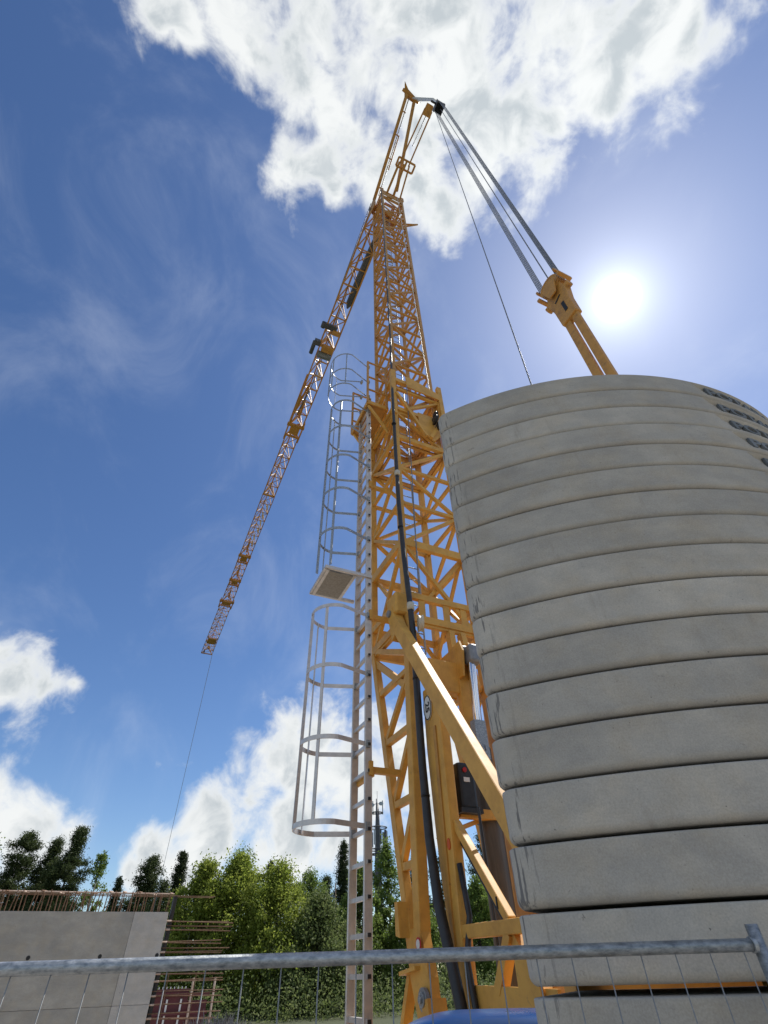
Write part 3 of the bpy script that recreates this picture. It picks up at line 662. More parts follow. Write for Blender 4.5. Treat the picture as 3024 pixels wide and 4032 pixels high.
# ------------------------------------------------------------------ the jib
JZ = 27.85
def JP(u, v, z): return Vector((v, u, JZ + z + EYE))
ZJ = [(3.2, 11.2, .46, .46, 1.15), (11.2, 17.6, .44, .44, 1.05), (18.6, 25.0, .44, .44, 1.0), (25.0, 33.5, .46, .46, .95), (34.5, 37.6, .46, .48, .9), (38.4, 41.6, .50, .52, .8), (42.4, 53.5, .54, .62, .75)]
def jc(u):  # centre line drifts slightly to the left as measured along the jib
    return -.06
rj = random.Random(11)
for si, (u0, u1, w0, w1, hgt) in enumerate(ZJ):
    sec = empty('jib_section', parent=crane)
    cw = (.085, .075, .07, .06, .06, .06, .055)[si]
    top = (lambda u: JP(u, jc(u), hgt))
    def lo(u, s): t = (u - u0) / (u1 - u0); return JP(u, jc(u) + s * (w0 + (w1 - w0) * t), 0)
    for s in (-1, 1): bar('jib_chord', lo(u0, s), lo(u1, s), cw, cw, 'yellow_old', sec)
    bar('jib_chord', top(u0), top(u1), cw * 1.1, cw * 1.1, 'yellow_old', sec)
    n = max(2, round((u1 - u0) / 1.0)); bm = bmesh.new(); bw = cw * .68
    for k in range(n + 1):
        u = u0 + (u1 - u0) * k / n
        add_box(bm, lo(u, -1), lo(u, 1), bw, bw, (0, 0, 1))
        if k < n:
            un = u0 + (u1 - u0) * (k + 1) / n; um = (u + un) / 2
            for s in (-1, 1):
                add_box(bm, lo(u, s), top(um), bw, bw, (0, 0, 1)); add_box(bm, lo(un, s), top(um), bw, bw, (0, 0, 1))
            a, b = (lo(u, -1), lo(un, 1)) if k % 2 else (lo(u, 1), lo(un, -1))
            add_box(bm, a, b, bw * .8, bw * .8, (0, 0, 1))
    o = bm_obj('lacing', bm, 'yellow_old', sec); o['kind'] = 'stuff'
    # end frames
    for u in (u0, u1):
        bar('end_frame', lo(u, -1), lo(u, 1), cw * 1.8, cw * 1.6, 'yellow_old', sec, (0, 0, 1))
        for s in (-1, 1): bar('end_frame', lo(u, s), top(u), cw * 1.2, cw * 1.2, 'yellow_old', sec)
jr = empty('jib_root', parent=crane)
for s in (-1, 1):
    prism('root_plate', [JP(2.75, -.05 + s * .50, -.9), JP(3.35, -.05 + s * .50, -.55), JP(3.9, -.05 + s * .48, -.05), JP(3.6, -.05 + s * .48, .45), JP(2.75, -.05 + s * .52, .40)], (.04, 0, 0), 'yellow_old', jr)
    bar('root_pin', JP(3.3, -.05 + s * .55, .0), JP(3.3, -.05 + s * .40, .0), .14, .14, 'steel', jr, (0, 0, 1))
bar('root_beam', JP(3.2, -.55, .2), JP(3.2, .45, .2), .2, .2, 'yellow_old', jr, (0, 0, 1))
# folding joints between the sections
for u0, u1, w in ((17.5, 18.7, .50), (33.4, 34.6, .46), (37.5, 38.5, .46), (41.5, 42.5, .62)):
    jt = empty('jib_joint', parent=crane)
    for s in (-1, 1): bar('joint_cheek', JP(u0 - .3, -.06 + s * w, .05), JP(u1 + .3, -.06 + s * w, .05), .08, .22, 'yellow_old', jt)
    bar('joint_plate', JP(u0 + .25, -.06, .02), JP(u1 - .25, -.06, .02), 2 * w - .35, .05, 'yellow_old', jt)
    bar('joint_block', JP(u0 + .1, .1, .25), JP(u1 - .1, .1, .25), .16, .16, 'yellow_old', jt)
    bar('joint_beam', JP(u0 + .2, -.06 - w - .1, .1), JP(u0 + .2, -.06 + w + .1, .1), .2, .2, 'yellow_old', jt, (0, 0, 1))
    bar('joint_link', JP(u0 - 2.0, -.1, .1), JP(u0, .0, .5), .12, .16, 'yellow_old', jt)
bar('fold_arm', JP(13.6, -.54, .25), JP(17.6, -.54, .30), .10, .14, 'yellow_old', crane)
bar('fold_strut', JP(14.0, -.2, .1), JP(17.0, -.5, .3), .12, .12, 'yellow_old', crane)
bar('fold_ram', JP(14.6, -.1, .1), JP(16.8, -.25, .2), .10, .10, 'steel', crane)
# trolley winch on the jib
tw = empty('trolley_winch', parent=crane)
bm = bmesh.new(); add_box(bm, JP(11.3, -.35, -.02), JP(11.3, .38, -.02), .3, .42, (0, 0, 1)); bevel_all(bm, .03, 1); bm_obj('winch_housing', bm, 'yellow_old', tw)
rod('winch_drum', JP(11.75, -.45, -.1), JP(11.75, .35, -.1), .22, 'steel', tw)
rod('winch_motor_body', JP(11.1, -.85, .0), JP(11.95, -.85, .0), .12, 'mastgrey', tw)
bar('winch_gearbox', JP(10.95, -.70, .0), JP(11.25, -.70, .0), .36, .3, 'mastgrey', tw)
rod('winch_motor_body', JP(9.75, -.72, .0), JP(10.1, -.72, .0), .13, 'mastgrey', tw)
bar('winch_bracket', JP(9.9, -.8, 0), JP(9.9, .1, 0), .2, .3, 'mastgrey', tw, (0, 0, 1))
rod('winch_drum', JP(10.1, -.1, -.1), JP(10.1, .35, -.1), .16, 'yellow_old', tw)
for k in range(8):
    u = 13.0 + .05 * k if k < 2 else 24.5 + 1.0 * k
    bar('jib_name_strip', JP(u, .05 + .06 * (k % 3), .35), JP(u + .75, .20 + .06 * (k % 3), .30), .13, .012, 'white', tw if k < 2 else crane)
# grey roll of cloth carried inside the jib
bm = bmesh.new(); add_tube(bm, [JP(4.2, .30, .35), JP(5.0, .30, .30), JP(7.0, .26, .2), JP(8.2, .22, .1), JP(8.5, .22, .1)], [.12, .19, .21, .18, .05], 14); bm_obj('rolled_cover', bm, 'mastgrey', crane, True)
rod('jib_tie', JP(3.2, -.55, .7), JP(11.0, -.50, .15), .018, 'steel', crane)
rod('jib_tie', JP(8.0, .0, .9), JP(14.5, -.05, .1), .03, 'steel', crane)
# trolley, hoist rope and end frame at the tip
tr = empty('trolley', parent=crane)
bar('trolley_frame', JP(49.2, -.06, -.25), JP(50.4, -.06, -.25), .95, .12, 'yellow_old', tr)
for uu in (49.3, 50.3):
    for s in (-1, 1): sheave('trolley_wheel', JP(uu, -.06 + s * .5, -.1), X1, .13, .07, 'steel', tr)
for k in (-.13, .13): rod('hoist_rope', JP(49.75 + k, .30, -.2), JP(49.75, .30 + .02 * k, -28.2), .014, 'steel', tr)
bm = bmesh.new(); add_box(bm, JP(49.75, .30, -28.1), JP(49.75, .30, -28.7), .35, .18); bevel_all(bm, .05, 2); bm_obj('hook_block', bm, 'yellow', tr)
tube('hook', [JP(49.75, .30, -28.7), JP(49.75, .30, -28.95), JP(49.75, .40, -29.1), JP(49.75, .32, -29.25), JP(49.75, .18, -29.15)], .03, 'steel', tr, 8)
bar('tip_plate', JP(52.3, -.06, .25), JP(52.6, -.06, .25), .3, .2, 'yellow_old', crane)
bar('tip_buffer', JP(53.0, -.4, .1), JP(53.5, -.4, .1), .12, .12, 'mastgrey', crane)

# ------------------------------------------------------------------ access ladder with safety cage
ld = empty('caged_ladder', (AX[0], AX[1], 0), RZ)
tag(ld, 'pale aluminium access ladder with hooped safety cage, fixed along the yellow mast', 'ladder')
LV, L0, L1 = -1.10, 2.60, 3.06
for u in (L0, L1):
    bm = bmesh.new(); add_box(bm, C(u, LV, -1.4), C(u, LV, 9.75), .10, .034); bevel_all(bm, .006, 1); bm_obj('stile', bm, 'alu', ld)
zr = -1.27; k = 0
while zr < 9.7:
    bar('rung', C(L0 - .040, LV, zr), C(L1 + .02, LV, zr), .042, .042, 'alu', ld, (0, 0, 1))
    bar('rung_end', C(L0 - .048, LV - .018, zr), C(L0 - .048, LV + .018, zr), .034, .006, 'black', ld, (0, 0, 1))
    zr += .31
def hoop(z, half=.36, depth=.82, flat=.05, mat='alu', open_=0.0):
    pts = []; cu = (L0 + L1) / 2; cv = LV - depth + half
    pts.append((L0 + .0, LV)); pts.append((L0 - .02, LV - .09))
    for a in np.linspace(0, math.pi, 25): pts.append((cu - half * math.cos(a), cv - half * math.sin(a)))
    pts.append((L1 + .02, LV - .09)); pts.append((L1, LV))
    bm = bmesh.new(); ring = []
    P = [Vector((v + .0065 * z, u, z + EYE)) for u, v in pts]
    for i, p in enumerate(P):
        t = (P[min(i + 1, len(P) - 1)] - P[max(i - 1, 0)]).normalized(); nrm = Vector((-t.y, t.x, 0))
        ring.append([bm.verts.new(p + nrm * a + Vector((0, 0, b))) for a, b in ((-.005, -flat / 2), (.005, -flat / 2), (.005, flat / 2), (-.005, flat / 2))])
    for i in range(len(ring) - 1):
        for j in range(4): bm.faces.new((ring[i][j], ring[i][(j + 1) % 4], ring[i + 1][(j + 1) % 4], ring[i + 1][j]))
    bm.faces.new(ring[0][::-1]); bm.faces.new(ring[-1])
    o = bm_obj('hoop', bm, mat, ld)
    for u in (L0, L1):
        bar('hoop_bracket', C(u, LV - .01, z - .05), C(u, LV - .01, z + .04), .05, .085, 'galv', o)
    return pts
HL, HU = [1.24, 2.15, 3.10, 4.05], [5.60, 6.60, 7.55, 8.50, 9.45]
for z in HL + HU: hoop(z, flat=.055, mat='alu' if z < 5 else 'galv')  # upper hoops take a darker metal: their backlit shade put into the colour
for z in (10.05, 10.70, 11.40): hoop(z, .40, .92, .04, 'galv')  # top hoops darkened the same way, as if against the light
cu = (L0 + L1) / 2; cv = LV - .82 + .36
for a, zz0, zz1 in ((R(40), 1.24, 4.05), (R(98), 1.24, 4.05), (R(150), 1.24, 4.05), (R(40), 4.85, 9.45), (R(98), 4.85, 9.45), (R(150), 4.85, 9.45)):
    u, v = cu - .35 * math.cos(a), cv - .35 * math.sin(a)
    bar('cage_bar', C(u, v, zz0 - .02), C(u, v, zz1 + .02),   .042, .014, 'alu' if zz1 < 5 else 'galv', ld, (math.sin(a), -math.cos(a), 0))  # upper bars: darker metal paints in the backlighting
for a in (R(20), R(75), R(105), R(160)):
    u, v = cu - .40 * math.cos(a), cv - .06 - .40 * math.sin(a)
    bar('cage_bar', C(u, v, 10.03), C(u, v, 11.42), .03, .012, 'galv', ld, (math.sin(a), -math.cos(a), 0))  # dark metal again stands in for the shaded, backlit side
# fixings to the mast
for z in (1.85, 4.05, 7.0):
    bar('mast_fixing', C(L0 + .02, LV + .02, z), C(L0 + .02, -.60, z), .07, .07, 'yellow', ld, (0, 0, 1))
    bar('mast_fixing', C(L0, LV + .025, z - .07), C(L0, LV + .025, z + .09), .05, .11, 'yellow', ld)
    bar('mast_fixing', C(L0 - .03, LV + .05, z - .05), C(L1 + .05, LV + .05, z - .05), .06, .05, 'yellow', ld, (0, 0, 1))
# landing hatch
hp = empty('landing_hatch', parent=ld)
for (p, q) in (((2.58, -1.86), (2.58, -1.05)), ((3.38, -1.86), (3.38, -1.05)), ((2.58, -1.84), (3.38, -1.84))):
    bar('hatch_frame', C(p[0], p[1], 4.78), C(q[0], q[1], 4.78), .05, .045, 'alu', hp, (0, 0, 1))
bar('hatch_board', C(2.63, -1.56, 4.76), C(3.33, -1.56, 4.76), .46, .035, 'board', hp)
for vv in (-1.80, -1.34): bar('hatch_frame', C(2.60, vv, 4.755), C(3.36, vv, 4.755), .04, .05, 'alu', hp, (0, 0, 1))
# top platform with rails
tp = empty('top_platform', parent=ld)
bm = bmesh.new(); add_box(bm, C(2.45, -.93, 9.62), C(3.45, -.93, 9.62), .52, .035); bm_obj('platform_plate', bm, 'yellow_old', tp)
for (a, b) in (((2.45, -1.19), (3.45, -1.19)), ((2.45, -.67), (3.45, -.67)), ((2.45, -1.19), (2.45, -.67)), ((3.45, -1.19), (3.45, -.67))):
    bar('platform_edge', C(*a, 9.62), C(*b, 9.62), .11, .03, 'yellow', tp, (0, 0, 1))
bar('platform_stay', C(2.5, -1.15, 9.55), C(2.5, -.66, 8.8), .05, .05, 'yellow', tp)
bar('platform_stay', C(3.4, -1.15, 9.55), C(3.4, -.66, 8.8), .05, .05, 'yellow', tp)
for (u, v) in ((2.45, -1.19), (3.45, -1.19), (2.45, -.70), (3.45, -.70)):
    bar('rail_post', C(u, v, 9.6), C(u, v, 11.4), .045, .045, 'yellow_old', tp)
for z in (10.15, 10.7, 11.38):
    bar('rail', C(2.45, -1.19, z), C(2.45, -.70, z), .035, .035, 'yellow_old', tp); bar('rail', C(3.45, -1.19, z), C(3.45, -.70, z), .035, .035, 'yellow_old', tp)

# ------------------------------------------------------------------ concrete ballast slabs
RS, HS, ZTOP = 2.6758, 0.216, 3.4015
def slab_outline(inset):
    """plan outline (x right, y along the jib): outer arc, rounded ends, inner arc; returns points and, for the outer arc, angles"""
    A = R(55.8); rc = .085 - inset; Ro = RS - inset; Ri = 1.98 + inset
    pts = []; tags = []
    ac = rc / (Ro - rc)
    fine = [R(a) for a in np.arange(-11.5, 11.51, .25)]
    coarse_l = [R(a) for a in np.linspace(-54.2, -12.0, 40)]; coarse_l = [a for a in coarse_l if a > -A + R(1.9)]
    coarse_r = [-a for a in coarse_l[::-1]]
    ends = inset / Ro
    # left rounded corner: from the end face round to the arc
    c = Vector(((Ro - rc) * math.sin(-A + ac + ends), -(Ro - rc) * math.cos(-A + ac + ends)))
    dr = Vector((math.sin(-A), -math.cos(-A))); tn = Vector((-math.cos(A), math.sin(A)))      # radial, and outwards past the end
    for t in np.linspace(0, math.pi / 2, 8):
        d = tn * math.cos(t) + dr * math.sin(t); pts.append(c + rc * d); tags.append((None, 1.0))
    for a in coarse_l + fine + coarse_r:
        pts.append(Vector((Ro * math.sin(a), -Ro * math.cos(a)))); tags.append((a, max(0.0, 1 - (a + A) / R(3.6)) if a < 0 else max(0.0, 1 - (A - a) / R(3.6))))
    c2 = Vector((-c.x, c.y)); dr2 = Vector((-dr.x, dr.y)); tn2 = Vector((-tn.x, tn.y))
    for t in np.linspace(math.pi / 2, 0, 8):
        d = tn2 * math.cos(t) + dr2 * math.sin(t); pts.append(c2 + rc * d); tags.append((None, 1.0))
    for a in np.linspace(A - inset / Ri, -A + inset / Ri, 24): pts.append(Vector((Ri * math.sin(a), -Ri * math.cos(a)))); tags.append((None, 0.0))
    return pts, tags
def slab_mesh():
    rows = [(0.0, .024), (.005, .014), (.014, .005), (.024, .001), (.030, 0.0)]
    rows += [(.030 + (HS - .022 - .030) * t, 0.0) for t in np.linspace(0, 1, 14)[1:]] + [(HS - .018, .001), (HS - .015, .006), (HS - .0135, .026)]
    bm = bmesh.new(); lay = bm.verts.layers.float.new('corner'); rings = []
    for z, ins in rows:
        pts, tags = slab_outline(ins); ring = []
        for p, (a, cr) in zip(pts, tags):
            q = p
            if a is not None and ins == 0.0:
                half = R(9.0 + 1.9 * (z - .055) / .13)
                ez = min(1, max(0, (z - .050) / .014)) * min(1, max(0, (HS - .022 - z) / .014)); ea = min(1, max(0, (half - abs(a)) / R(.3)))
                q = p * (1 - .032 * ez * ea / RS)
            v = bm.verts.new((q.x, q.y, z)); v[lay] = cr; ring.append(v)
        rings.append(ring)
    n = len(rings[0])
    for r0, r1 in zip(rings[:-1], rings[1:]):
        for j in range(n):
            f = bm.faces.new((r0[j], r0[(j + 1) % n], r1[(j + 1) % n], r1[j])); f.smooth = True
    bm.faces.new(rings[0][::-1]); bm.faces.new(rings[-1])
    bmesh.ops.recalc_face_normals(bm, faces=list(bm.faces))
    me = bpy.data.meshes.new('ballast_slab'); bm.to_mesh(me); bm.free(); me.materials.append(M['slab']); return me
SM = slab_mesh()
def letter_mesh():
    me = text_mesh('POTAIN', .145, .004, .009)
    for v in me.vertices:
        a = v.co.x * 1.42 / RS; rr = RS - .020 + v.co.z; v.co = Vector((rr * math.sin(a), -rr * math.cos(a), .122 + v.co.y * 0.92))
    me.materials.clear(); me.materials.append(M['slab_letter']); return me
LM = letter_mesh()
ORD = ['topmost', 'second', 'third', 'fourth', 'fifth', 'sixth', 'seventh', 'eighth', 'ninth', 'tenth', 'eleventh', 'twelfth', 'thirteenth', 'fourteenth', 'fifteenth', 'sixteenth', 'seventeenth']
rng = random.Random(5)
NS = 17
for k in range(NS):
    z = ZTOP - (k + 1) * HS + EYE - (.014 if k >= 16 else 0)
    o = link('ballast_slab', SM)
    r = RZ + R(rng.uniform(-.12, .12)); o.rotation_euler = (0, 0, r)
    o.location = (AX[0] + rng.uniform(-.004, .004), AX[1] + rng.uniform(-.006, .004), z)
    o['kind'] = 'thing'; lab = 'curved grey concrete ballast slab, ' + ('topmost of the stack' if k == 0 else (ORD[k] + ' from the top of the stack'))
    tag(o, lab, 'ballast slab', 'concrete ballast slabs stacked on the crane')
    link('lettering', LM, o)
for s in (-1.2, 1.2):
    b = bar('spacer_block', C(-1.95, s, ZTOP - 16 * HS - .0225), C(-1.95, s, ZTOP - 16 * HS - .001), .3, .3, 'yellow', pl)
bar('ballast_frame', C(-1.15, -1.72, -.30), C(-1.15, 1.72, -.30), .85, .08, 'yellow_old', pl, (0, 0, 1))
zb = ZTOP - 17 * HS - .022
bar('ballast_bearer', C(-1.95, -1.6, zb - .12), C(-1.95, 1.6, zb - .12), .23, .4, 'yellow', pl, (0, 0, 1))

# ------------------------------------------------------------------ mesh fence
fe = empty('mesh_fence', (0, 0, 0)); tag(fe, 'galvanised mesh fence panel with tubular top rail, in front of the slabs', 'fence')
FA, FB = Vector((-3.4, 1.72, 0)), Vector((1.125, 2.075, 0)); FR = EYE + .0355
fd = (FB - FA).normalized()
tube('top_rail', [FA + Vector((0, 0, FR)), FB + Vector((0, 0, FR - .004))], .0165, 'galv', fe, 20)
tube('bottom_rail', [FA + Vector((0, 0, .14)), FB + Vector((0, 0, .14))], .0165, 'galv', fe, 16)
for P, top in ((FA, FR + .02), (FB, FR + .045)): tube('fence_post', [P + Vector((0, 0, .02)), P + Vector((0, 0, top))], .0195, 'galv', fe, 20)
disc('weld_collar', FB + Vector((-.02, -.002, FR - .004)), fd, .021, .014, 'galv', fe, 20, .003)
disc('fence_foot', FB + Vector((0, 0, .03)), (0, 0, 1), .2, .06, 'grey', fe); disc('fence_foot', FA + Vector((0, 0, .03)), (0, 0, 1), .2, .06, 'grey', fe)
s0 = (FB - FA).length; d = .062
wr = random.Random(8)
while d < s0 - .05:
    P = FB - fd * d
    tube('wire', [P + Vector((wr.uniform(-.001, .001), -.004, .14)), P + Vector((0, -.004, 1.2)), P + Vector((wr.uniform(-.0015, .0015), -.004, FR - .008))], .0019, 'wire', fe, 6)
    d += .109 if d > .1 else .109
for z in (.35, .65, .95, 1.25, 1.55): tube('cross_wire', [FA + Vector((0, -.008, z)), FB + Vector((0, -.008, z))], .0019, 'galv', fe, 6)

# ------------------------------------------------------------------ concrete wall with starter bars
WD = Vector((math.cos(R(26.4)), math.sin(R(26.4)), 0))          # along the wall, towards its free end
WN = Vector((-math.sin(R(26.4)), math.cos(R(26.4)), 0))         # away from the camera
WC = Vector((-4.48, 12.22, 0)); WT = EYE + .965; WL = 12.0; TH = .30
wall = empty('concrete_wall', tuple(WC)); tag(wall, 'unfinished cast concrete wall with rusty starter bars along its top', 'wall')
def W(s, n, z): return WD * s + WN * n + Vector((0, 0, z))        # local to the wall's end, s <= 0 along the wall
edges = [-WL, -9.6, -7.25, -4.95, -3.05, -.62, 0]
for i in range(len(edges) - 1):
    a, b = edges[i], edges[i + 1]
    for j, (za, zb2) in enumerate(((0, 1.62), (1.62, WT))):
        bm = bmesh.new(); add_box(bm, W((a + b) / 2, TH / 2, za), W((a + b) / 2, TH / 2, zb2 - .003), (b - a) - .004, TH, WD); bevel_all(bm, .004, 1)
        bm_obj('cast_panel', bm, 'wallpatch' if i in (5, 3) and j < 2 and i == 5 else ('wallpatch' if i == 1 else 'wallc'), wall)
for s in (-.05, -1.02, -2.15, -3.3, -4.5, -5.6):
    for z in (EYE + .335, .9): disc('tie_hole', W(s, -.001, z), WN, .032, .006, 'ink', wall, 14)
rb = random.Random(2)
for k in range(86):
    s = -.08 - .138 * k + rb.uniform(-.02, .02)
    for n in (.06, .24):
        dx, dn, hgt = rb.uniform(-.03, .03), rb.uniform(-.02, .02), .30 + rb.uniform(-.025, .02)
        if n < .1:
            rod('starter_bar', W(s, n, WT - .02), W(s + dx, n + dn, WT + hgt), .009, 'rust', wall)
        else:
            rod('starter_bar', W(s + .05, n, WT - .02), W(s + .05 + dx, n + dn, WT + hgt), .009, 'rust', wall)
    if k % 2 == 0:
        rod('bar_end', W(s + dx, .05, WT + hgt - .012), W(s + .07 + dx, .25, WT + hgt), .012, 'capcol' if rb.random() < .6 else 'rust', wall)
for n in (.05, .25): rod('tie_bar_line', W(-WL, n, WT + .27), W(.85, n, WT + .25), .006, 'rust', wall)
rod('tie_bar_line', W(-WL, .15, WT + .30), W(.05, .15, WT + .29), .012, 'capcol', wall)
for k in range(17):
    z = WT - .14 - .145 * k + rb.uniform(-.03, .03)
    for n in (.05, .24):
        rod('end_bar', W(-.05, n, z), W(1.22 + rb.uniform(-.12, .1), n, z + rb.uniform(-.05, .03)), .008, 'rust', wall)
        rod('bar_sleeve', W(-.02, n, z), W(.09, n, z), .014, 'capcol', wall)
    if k % 2: tube('loop_bar', [W(.0, .05, z + .06), W(1.28, .05, z + .05), W(1.30, .15, z + .05), W(1.28, .24, z + .05), W(.0, .24, z + .06)], .006, 'rust', wall, 6)
for s in (.25, .75): rod('end_bar', W(s, .15, .2), W(s, .15, WT - .9), .009, 'rust', wall)
bar('stop_board', W(.03, .2, .1), W(.09, .2, WT + .27), .06, .24, 'ply_dark', wall, WD)
# maroon formwork stack beyond the wall
fm = empty('formwork_panel', (-7.15, 20.3, 0), R(24)); tag(fm, 'maroon steel formwork panel with pale ribs, standing behind the projecting rebar', 'formwork')
bar('formwork_face', (0, 0, .4), (0, 0, 1.72), 1.6, .06, 'maroon', fm)
bar('formwork_face', (1.05, .3, .3), (1.05, .3, 1.45), .7, .06, 'maroon', fm)
for x in (-.6, -.2, .2, .6): bar('formwork_rib', (x, -.05, .4), (x, -.05, 1.5), .05, .05, 'white', fm)
for z in (.8, 1.2, 1.6): bar('formwork_waler', (-.8, -.09, z), (1.4, -.09, z), .07, .04, 'maroon', fm, (0, 0, 1))
for x in (-.78, .78): bar('formwork_leg', (x, 0, 0), (x, 0, .5), .06, .06, 'maroon', fm)
for k in range(14): bar('formwork_pin', (-.75 + .11 * k, 0, 1.71), (-.75 + .11 * k, 0, 1.77), .03, .03, 'white', fm)
for x in (.85, 1.5): rod('formwork_prop', (x, -.15, 0), (x, -.1, 1.95), .03, 'capcol', fm)

# ------------------------------------------------------------------ blue cover in front of the crane
bc = empty('blue_cover', (.49, 3.93, 0), R(-6)); tag(bc, 'glossy blue rounded plastic equipment cover in front of the crane foot', 'cover')
bm = bmesh.new(); prof = []
BW, BD, BH = .52, .30, EYE - .170
nu, nv = 26, 14; g = []
for i in range(nu + 1):
    x = -1 + 2 * i / nu; row = []
    for j in range(nv + 1):
        y = -1 + 2 * j / nv
        sx = math.copysign(abs(x) ** .8, x); hgt = BH - .055 * (max(0, -x - .2)) ** 2 * 2.0 - .012 * max(0, x) ** 2 - .05 * abs(y) ** 4 - .09 * max(0, abs(x) - .93) / .07 - .03 * max(0, abs(y) - .9) / .1
        row.append(bm.verts.new((sx * BW, y * BD, hgt)))
    g.append(row)
for i in range(nu):
    for j in range(nv): bm.faces.new((g[i][j], g[i + 1][j], g[i + 1][j + 1], g[i][j + 1]))
rim = [g[i][0] for i in range(nu + 1)] + [g[nu][j] for j in range(1, nv + 1)] + [g[i][nv] for i in range(nu - 1, -1, -1)] + [g[0][j] for j in range(nv - 1, 0, -1)]
low = [bm.verts.new((v.co.x * 1.02, v.co.y * 1.02, .55)) for v in rim]
for i in range(len(rim)):
    j = (i + 1) % len(rim); bm.faces.new((rim[i], low[i], low[j], rim[j]))
bm.faces.new(low); bmesh.ops.recalc_face_normals(bm, faces=list(bm.faces))
bm_obj('hood', bm, 'blue', bc, True)
disc('rivet', (.42, -BD - .002, BH - .10), Y1, .012, .01, 'galv', bc, 12)
bar('stand', (0, 0, .0), (0, 0, .56), .8, .5, 'grey', bc)

# ------------------------------------------------------------------ antenna tower
at = empty('antenna_tower', (-3.4, 110, 0)); at.scale = (1.4, 1.4, 1); tag(at, 'dark telecom mast with ring of antennas, behind the trees', 'antenna mast')
tube('pole', [(0, 0, 0), (0, 0, 16), (0, 0, 22.3), (0, 0, 26.3)], [.6, .45, .32, .18], 'mastgrey', at, 12)
for z, r in ((22.1, 1.25), (18.6, 1.2), (24.6, .75), (17.9, .9)):
    tube('ring_platform', [(r * math.cos(a), r * math.sin(a), z) for a in np.linspace(0, 2 * math.pi, 20)[:-1]], .09, 'mastgrey', at, 6, True)
    for k in range(6): rod('ring_spoke', (0, 0, z), (r * math.cos(k * math.pi / 3), r * math.sin(k * math.pi / 3), z), .05, 'mastgrey', at)
for k in range(9):
    a = k * 2 * math.pi / 9 + .2; bar('antenna_panel', (1.2 * math.cos(a), 1.2 * math.sin(a), 19.2), (1.2 * math.cos(a), 1.2 * math.sin(a), 21.6), .28, .16, 'mastgrey' if k % 3 else 'galv', at, (math.cos(a), math.sin(a), 0))
for k in range(3):
    a = k * 2 * math.pi / 3 + .4; rod('antenna_rod', (.8 * math.cos(a), .8 * math.sin(a), 24.4), (.8 * math.cos(a), .8 * math.sin(a), 26.8), .06, 'mastgrey', at)
    bar('antenna_arm', (0, 0, 26.2), (.8 * math.cos(a), .8 * math.sin(a), 26.2), .08, .08, 'mastgrey', at, (0, 0, 1))
for x, z in ((.55, 26.0), (-.7, 25.8)): disc('dish', (x, -.6, z), Y1, .32, .12, 'galv', at, 18)
rod('antenna_rod', (0, 0, 26), (0, 0, 28.4), .025, 'mastgrey', at)

# ------------------------------------------------------------------ trees
def quads_mesh(name, cen, size, normal, mat, rs, aspect=1.0):
    n = len(cen); nrm = normal / np.linalg.norm(normal, axis=1, keepdims=True)
    ref = rs.normal(size=(n, 3)); t = np.cross(nrm, ref); t /= np.linalg.norm(t, axis=1, keepdims=True) + 1e-9; b = np.cross(nrm, t)
    s = size[:, None]; bend = nrm * s * .25
    V = np.empty((n, 4, 3)); V[:, 0] = cen - t * s; V[:, 1] = cen - b * s * .55 * aspect + bend; V[:, 2] = cen + t * s; V[:, 3] = cen + b * s * .55 * aspect + bend
    me = bpy.data.meshes.new(name); me.vertices.add(4 * n); me.vertices.foreach_set('co', V.reshape(-1).astype(np.float32))
    me.loops.add(4 * n); me.loops.foreach_set('vertex_index', np.arange(4 * n, dtype=np.int32))
    me.polygons.add(n); me.polygons.foreach_set('loop_start', np.arange(0, 4 * n, 4, dtype=np.int32)); me.polygons.foreach_set('loop_total', np.full(n, 4, dtype=np.int32))
    me.update(); me.validate(); me.materials.append(M[mat]); return me
def at_azel(az_, d): return Vector((d * math.sin(R(az_)), d * math.cos(R(az_)), 0))
